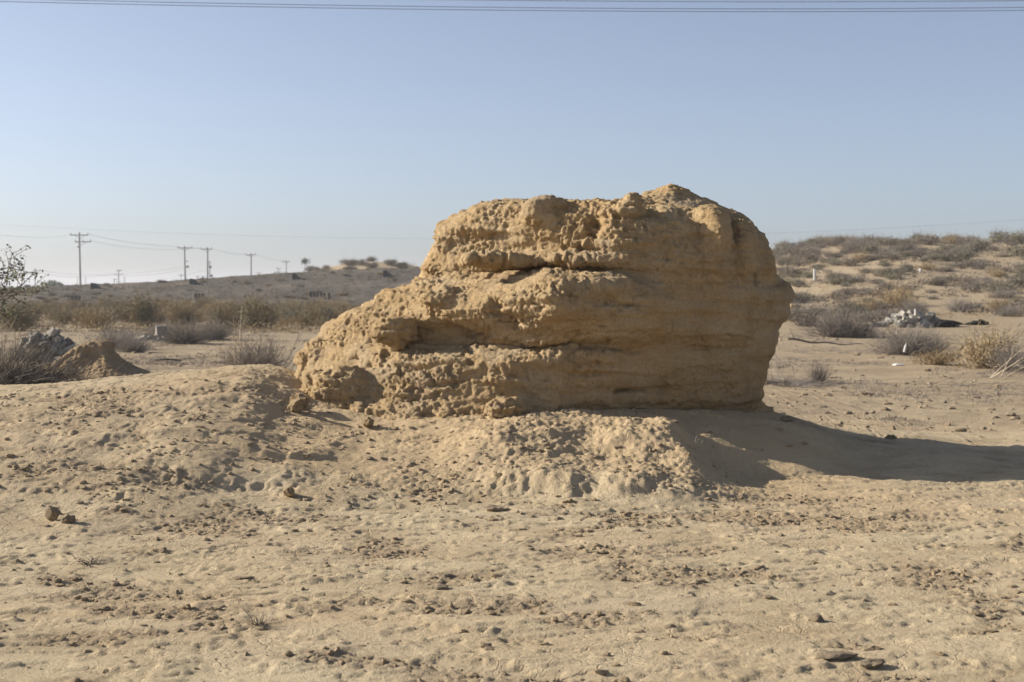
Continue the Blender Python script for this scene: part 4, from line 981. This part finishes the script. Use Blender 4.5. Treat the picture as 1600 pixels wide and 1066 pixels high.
wire([(60, 422, 560), (120, 429, 580), (182, 428, 600)], .045, 'upper wire between the half hidden pole and the two-armed pole')
wire([(53, 423, 560), (110, 433, 580), (179, 428.5, 600)], .045, 'lower wire between the half hidden pole and the two-armed pole')
wire([(191, 428, 600), (240, 424, 500), (288, 416, 400)], .04, 'upper wire from the two-armed pole to the left pole of the pair')
wire([(193, 431, 600), (240, 429, 500), (290, 419, 400)], .04, 'lower wire from the two-armed pole to the left pole of the pair')
wire([(250, 437, 700), (285, 431, 540), (323, 421, 400)], .035, 'wire rising to the right pole of the pair')
wire([(301, 387, 400), (306, 388, 400), (313.5, 388.5, 400)], .03, 'short wire between the two poles of the pair')
wire([(332, 388.5, 400), (360, 396, 415), (384, 397, 430)], .035, 'wire from the pair to the single pole')
wire([(400, 397.5, 430), (420, 404, 475), (441, 408, 520)], .035, 'wire from the single pole to the one-armed distant pole')
wire([(-260, 330, 330), (430, 381, 300), (1130, 354, 280), (1900, 322, 260)], .014, 'long faint wire crossing the sky just above the outcrop height', 120)
# the near line whose wires cross the top of the frame, strung between two poles beyond the frame
for lab, p in (('lowest of the three wires crossing the top of the sky', [(-700, -17, 52), (0, 3.2, 52), (800, 15.5, 52), (1200, 17.3, 52), (1600, 14.5, 52), (2300, 2, 52)]),
               ('middle of the three wires crossing the top of the sky', [(-700, -22, 53), (0, -1.2, 53), (800, 11, 53), (1200, 12.8, 53), (1600, 10, 53), (2300, -3, 53)]),
               ('highest of the three wires, just touching the top edge of the sky', [(-700, -33, 54), (0, -12.5, 54), (800, -.5, 54), (1200, 2, 54), (1600, -.5, 54), (2300, -13, 54)])):
    wire(p, .011, lab, 80)
pole(-700, -38, 53, [(-24, -745, -655)], 'near utility pole outside the left of the frame, carrying the top wires', .16)
pole(2300, -18, 53, [(-4, 2255, 2345)], 'near utility pole outside the right of the frame, carrying the top wires', .16)

# ------------------------------------------------------------------ dusty air
def haze():
    V = [(x, y, z) for z in (-6., 26.) for y in (-320., 6200.) for x in (-4200., 4200.)]
    me = bpy.data.meshes.new('haze'); me.from_pydata(V, [], [(0, 2, 3, 1), (4, 5, 7, 6), (0, 1, 5, 4), (2, 6, 7, 3), (0, 4, 6, 2), (1, 3, 7, 5)])
    m = bpy.data.materials.new('dusty_air'); m.use_nodes = True; nt = m.node_tree
    for n in list(nt.nodes):
        if n.type != 'OUTPUT_MATERIAL': nt.nodes.remove(n)
    v = nt.nodes.new('ShaderNodeVolumePrincipled'); v.inputs['Color'].default_value = (.86, .87, .90, 1); v.inputs['Density'].default_value = .0005; v.inputs['Anisotropy'].default_value = .2
    nt.links.new(v.outputs['Volume'], [n for n in nt.nodes if n.type == 'OUTPUT_MATERIAL'][0].inputs['Volume'])
    me.materials.append(m); tag(link('haze', me), 'thin dusty air over the desert plain', None, None, 'stuff')
haze()
print('TRIS', sum(len(m.loops) - 2 * len(m.polygons) for m in bpy.data.meshes))

# things that still share a label are told apart by their order from the left
ORD = ['leftmost', 'second', 'third', 'fourth', 'fifth', 'sixth', 'seventh', 'eighth', 'ninth', 'tenth', 'eleventh', 'twelfth', 'thirteenth', 'fourteenth', 'fifteenth', 'sixteenth', 'seventeenth', 'eighteenth', 'nineteenth', 'twentieth', 'twenty-first', 'twenty-second', 'twenty-third', 'twenty-fourth', 'twenty-fifth']
same = {}
for o in col.objects:
    if o.parent is None and o.get('category'): same.setdefault(o['label'], []).append(o)
for lab, L in same.items():
    if len(L) < 2 or len(L) > 25: continue
    for k, o in enumerate(sorted(L, key=lambda q: q.location.x / q.location.y)):
        o['label'] = ('leftmost ' if k == 0 else 'rightmost ' if k == len(L) - 1 else ORD[k] + ' from left, ') + lab
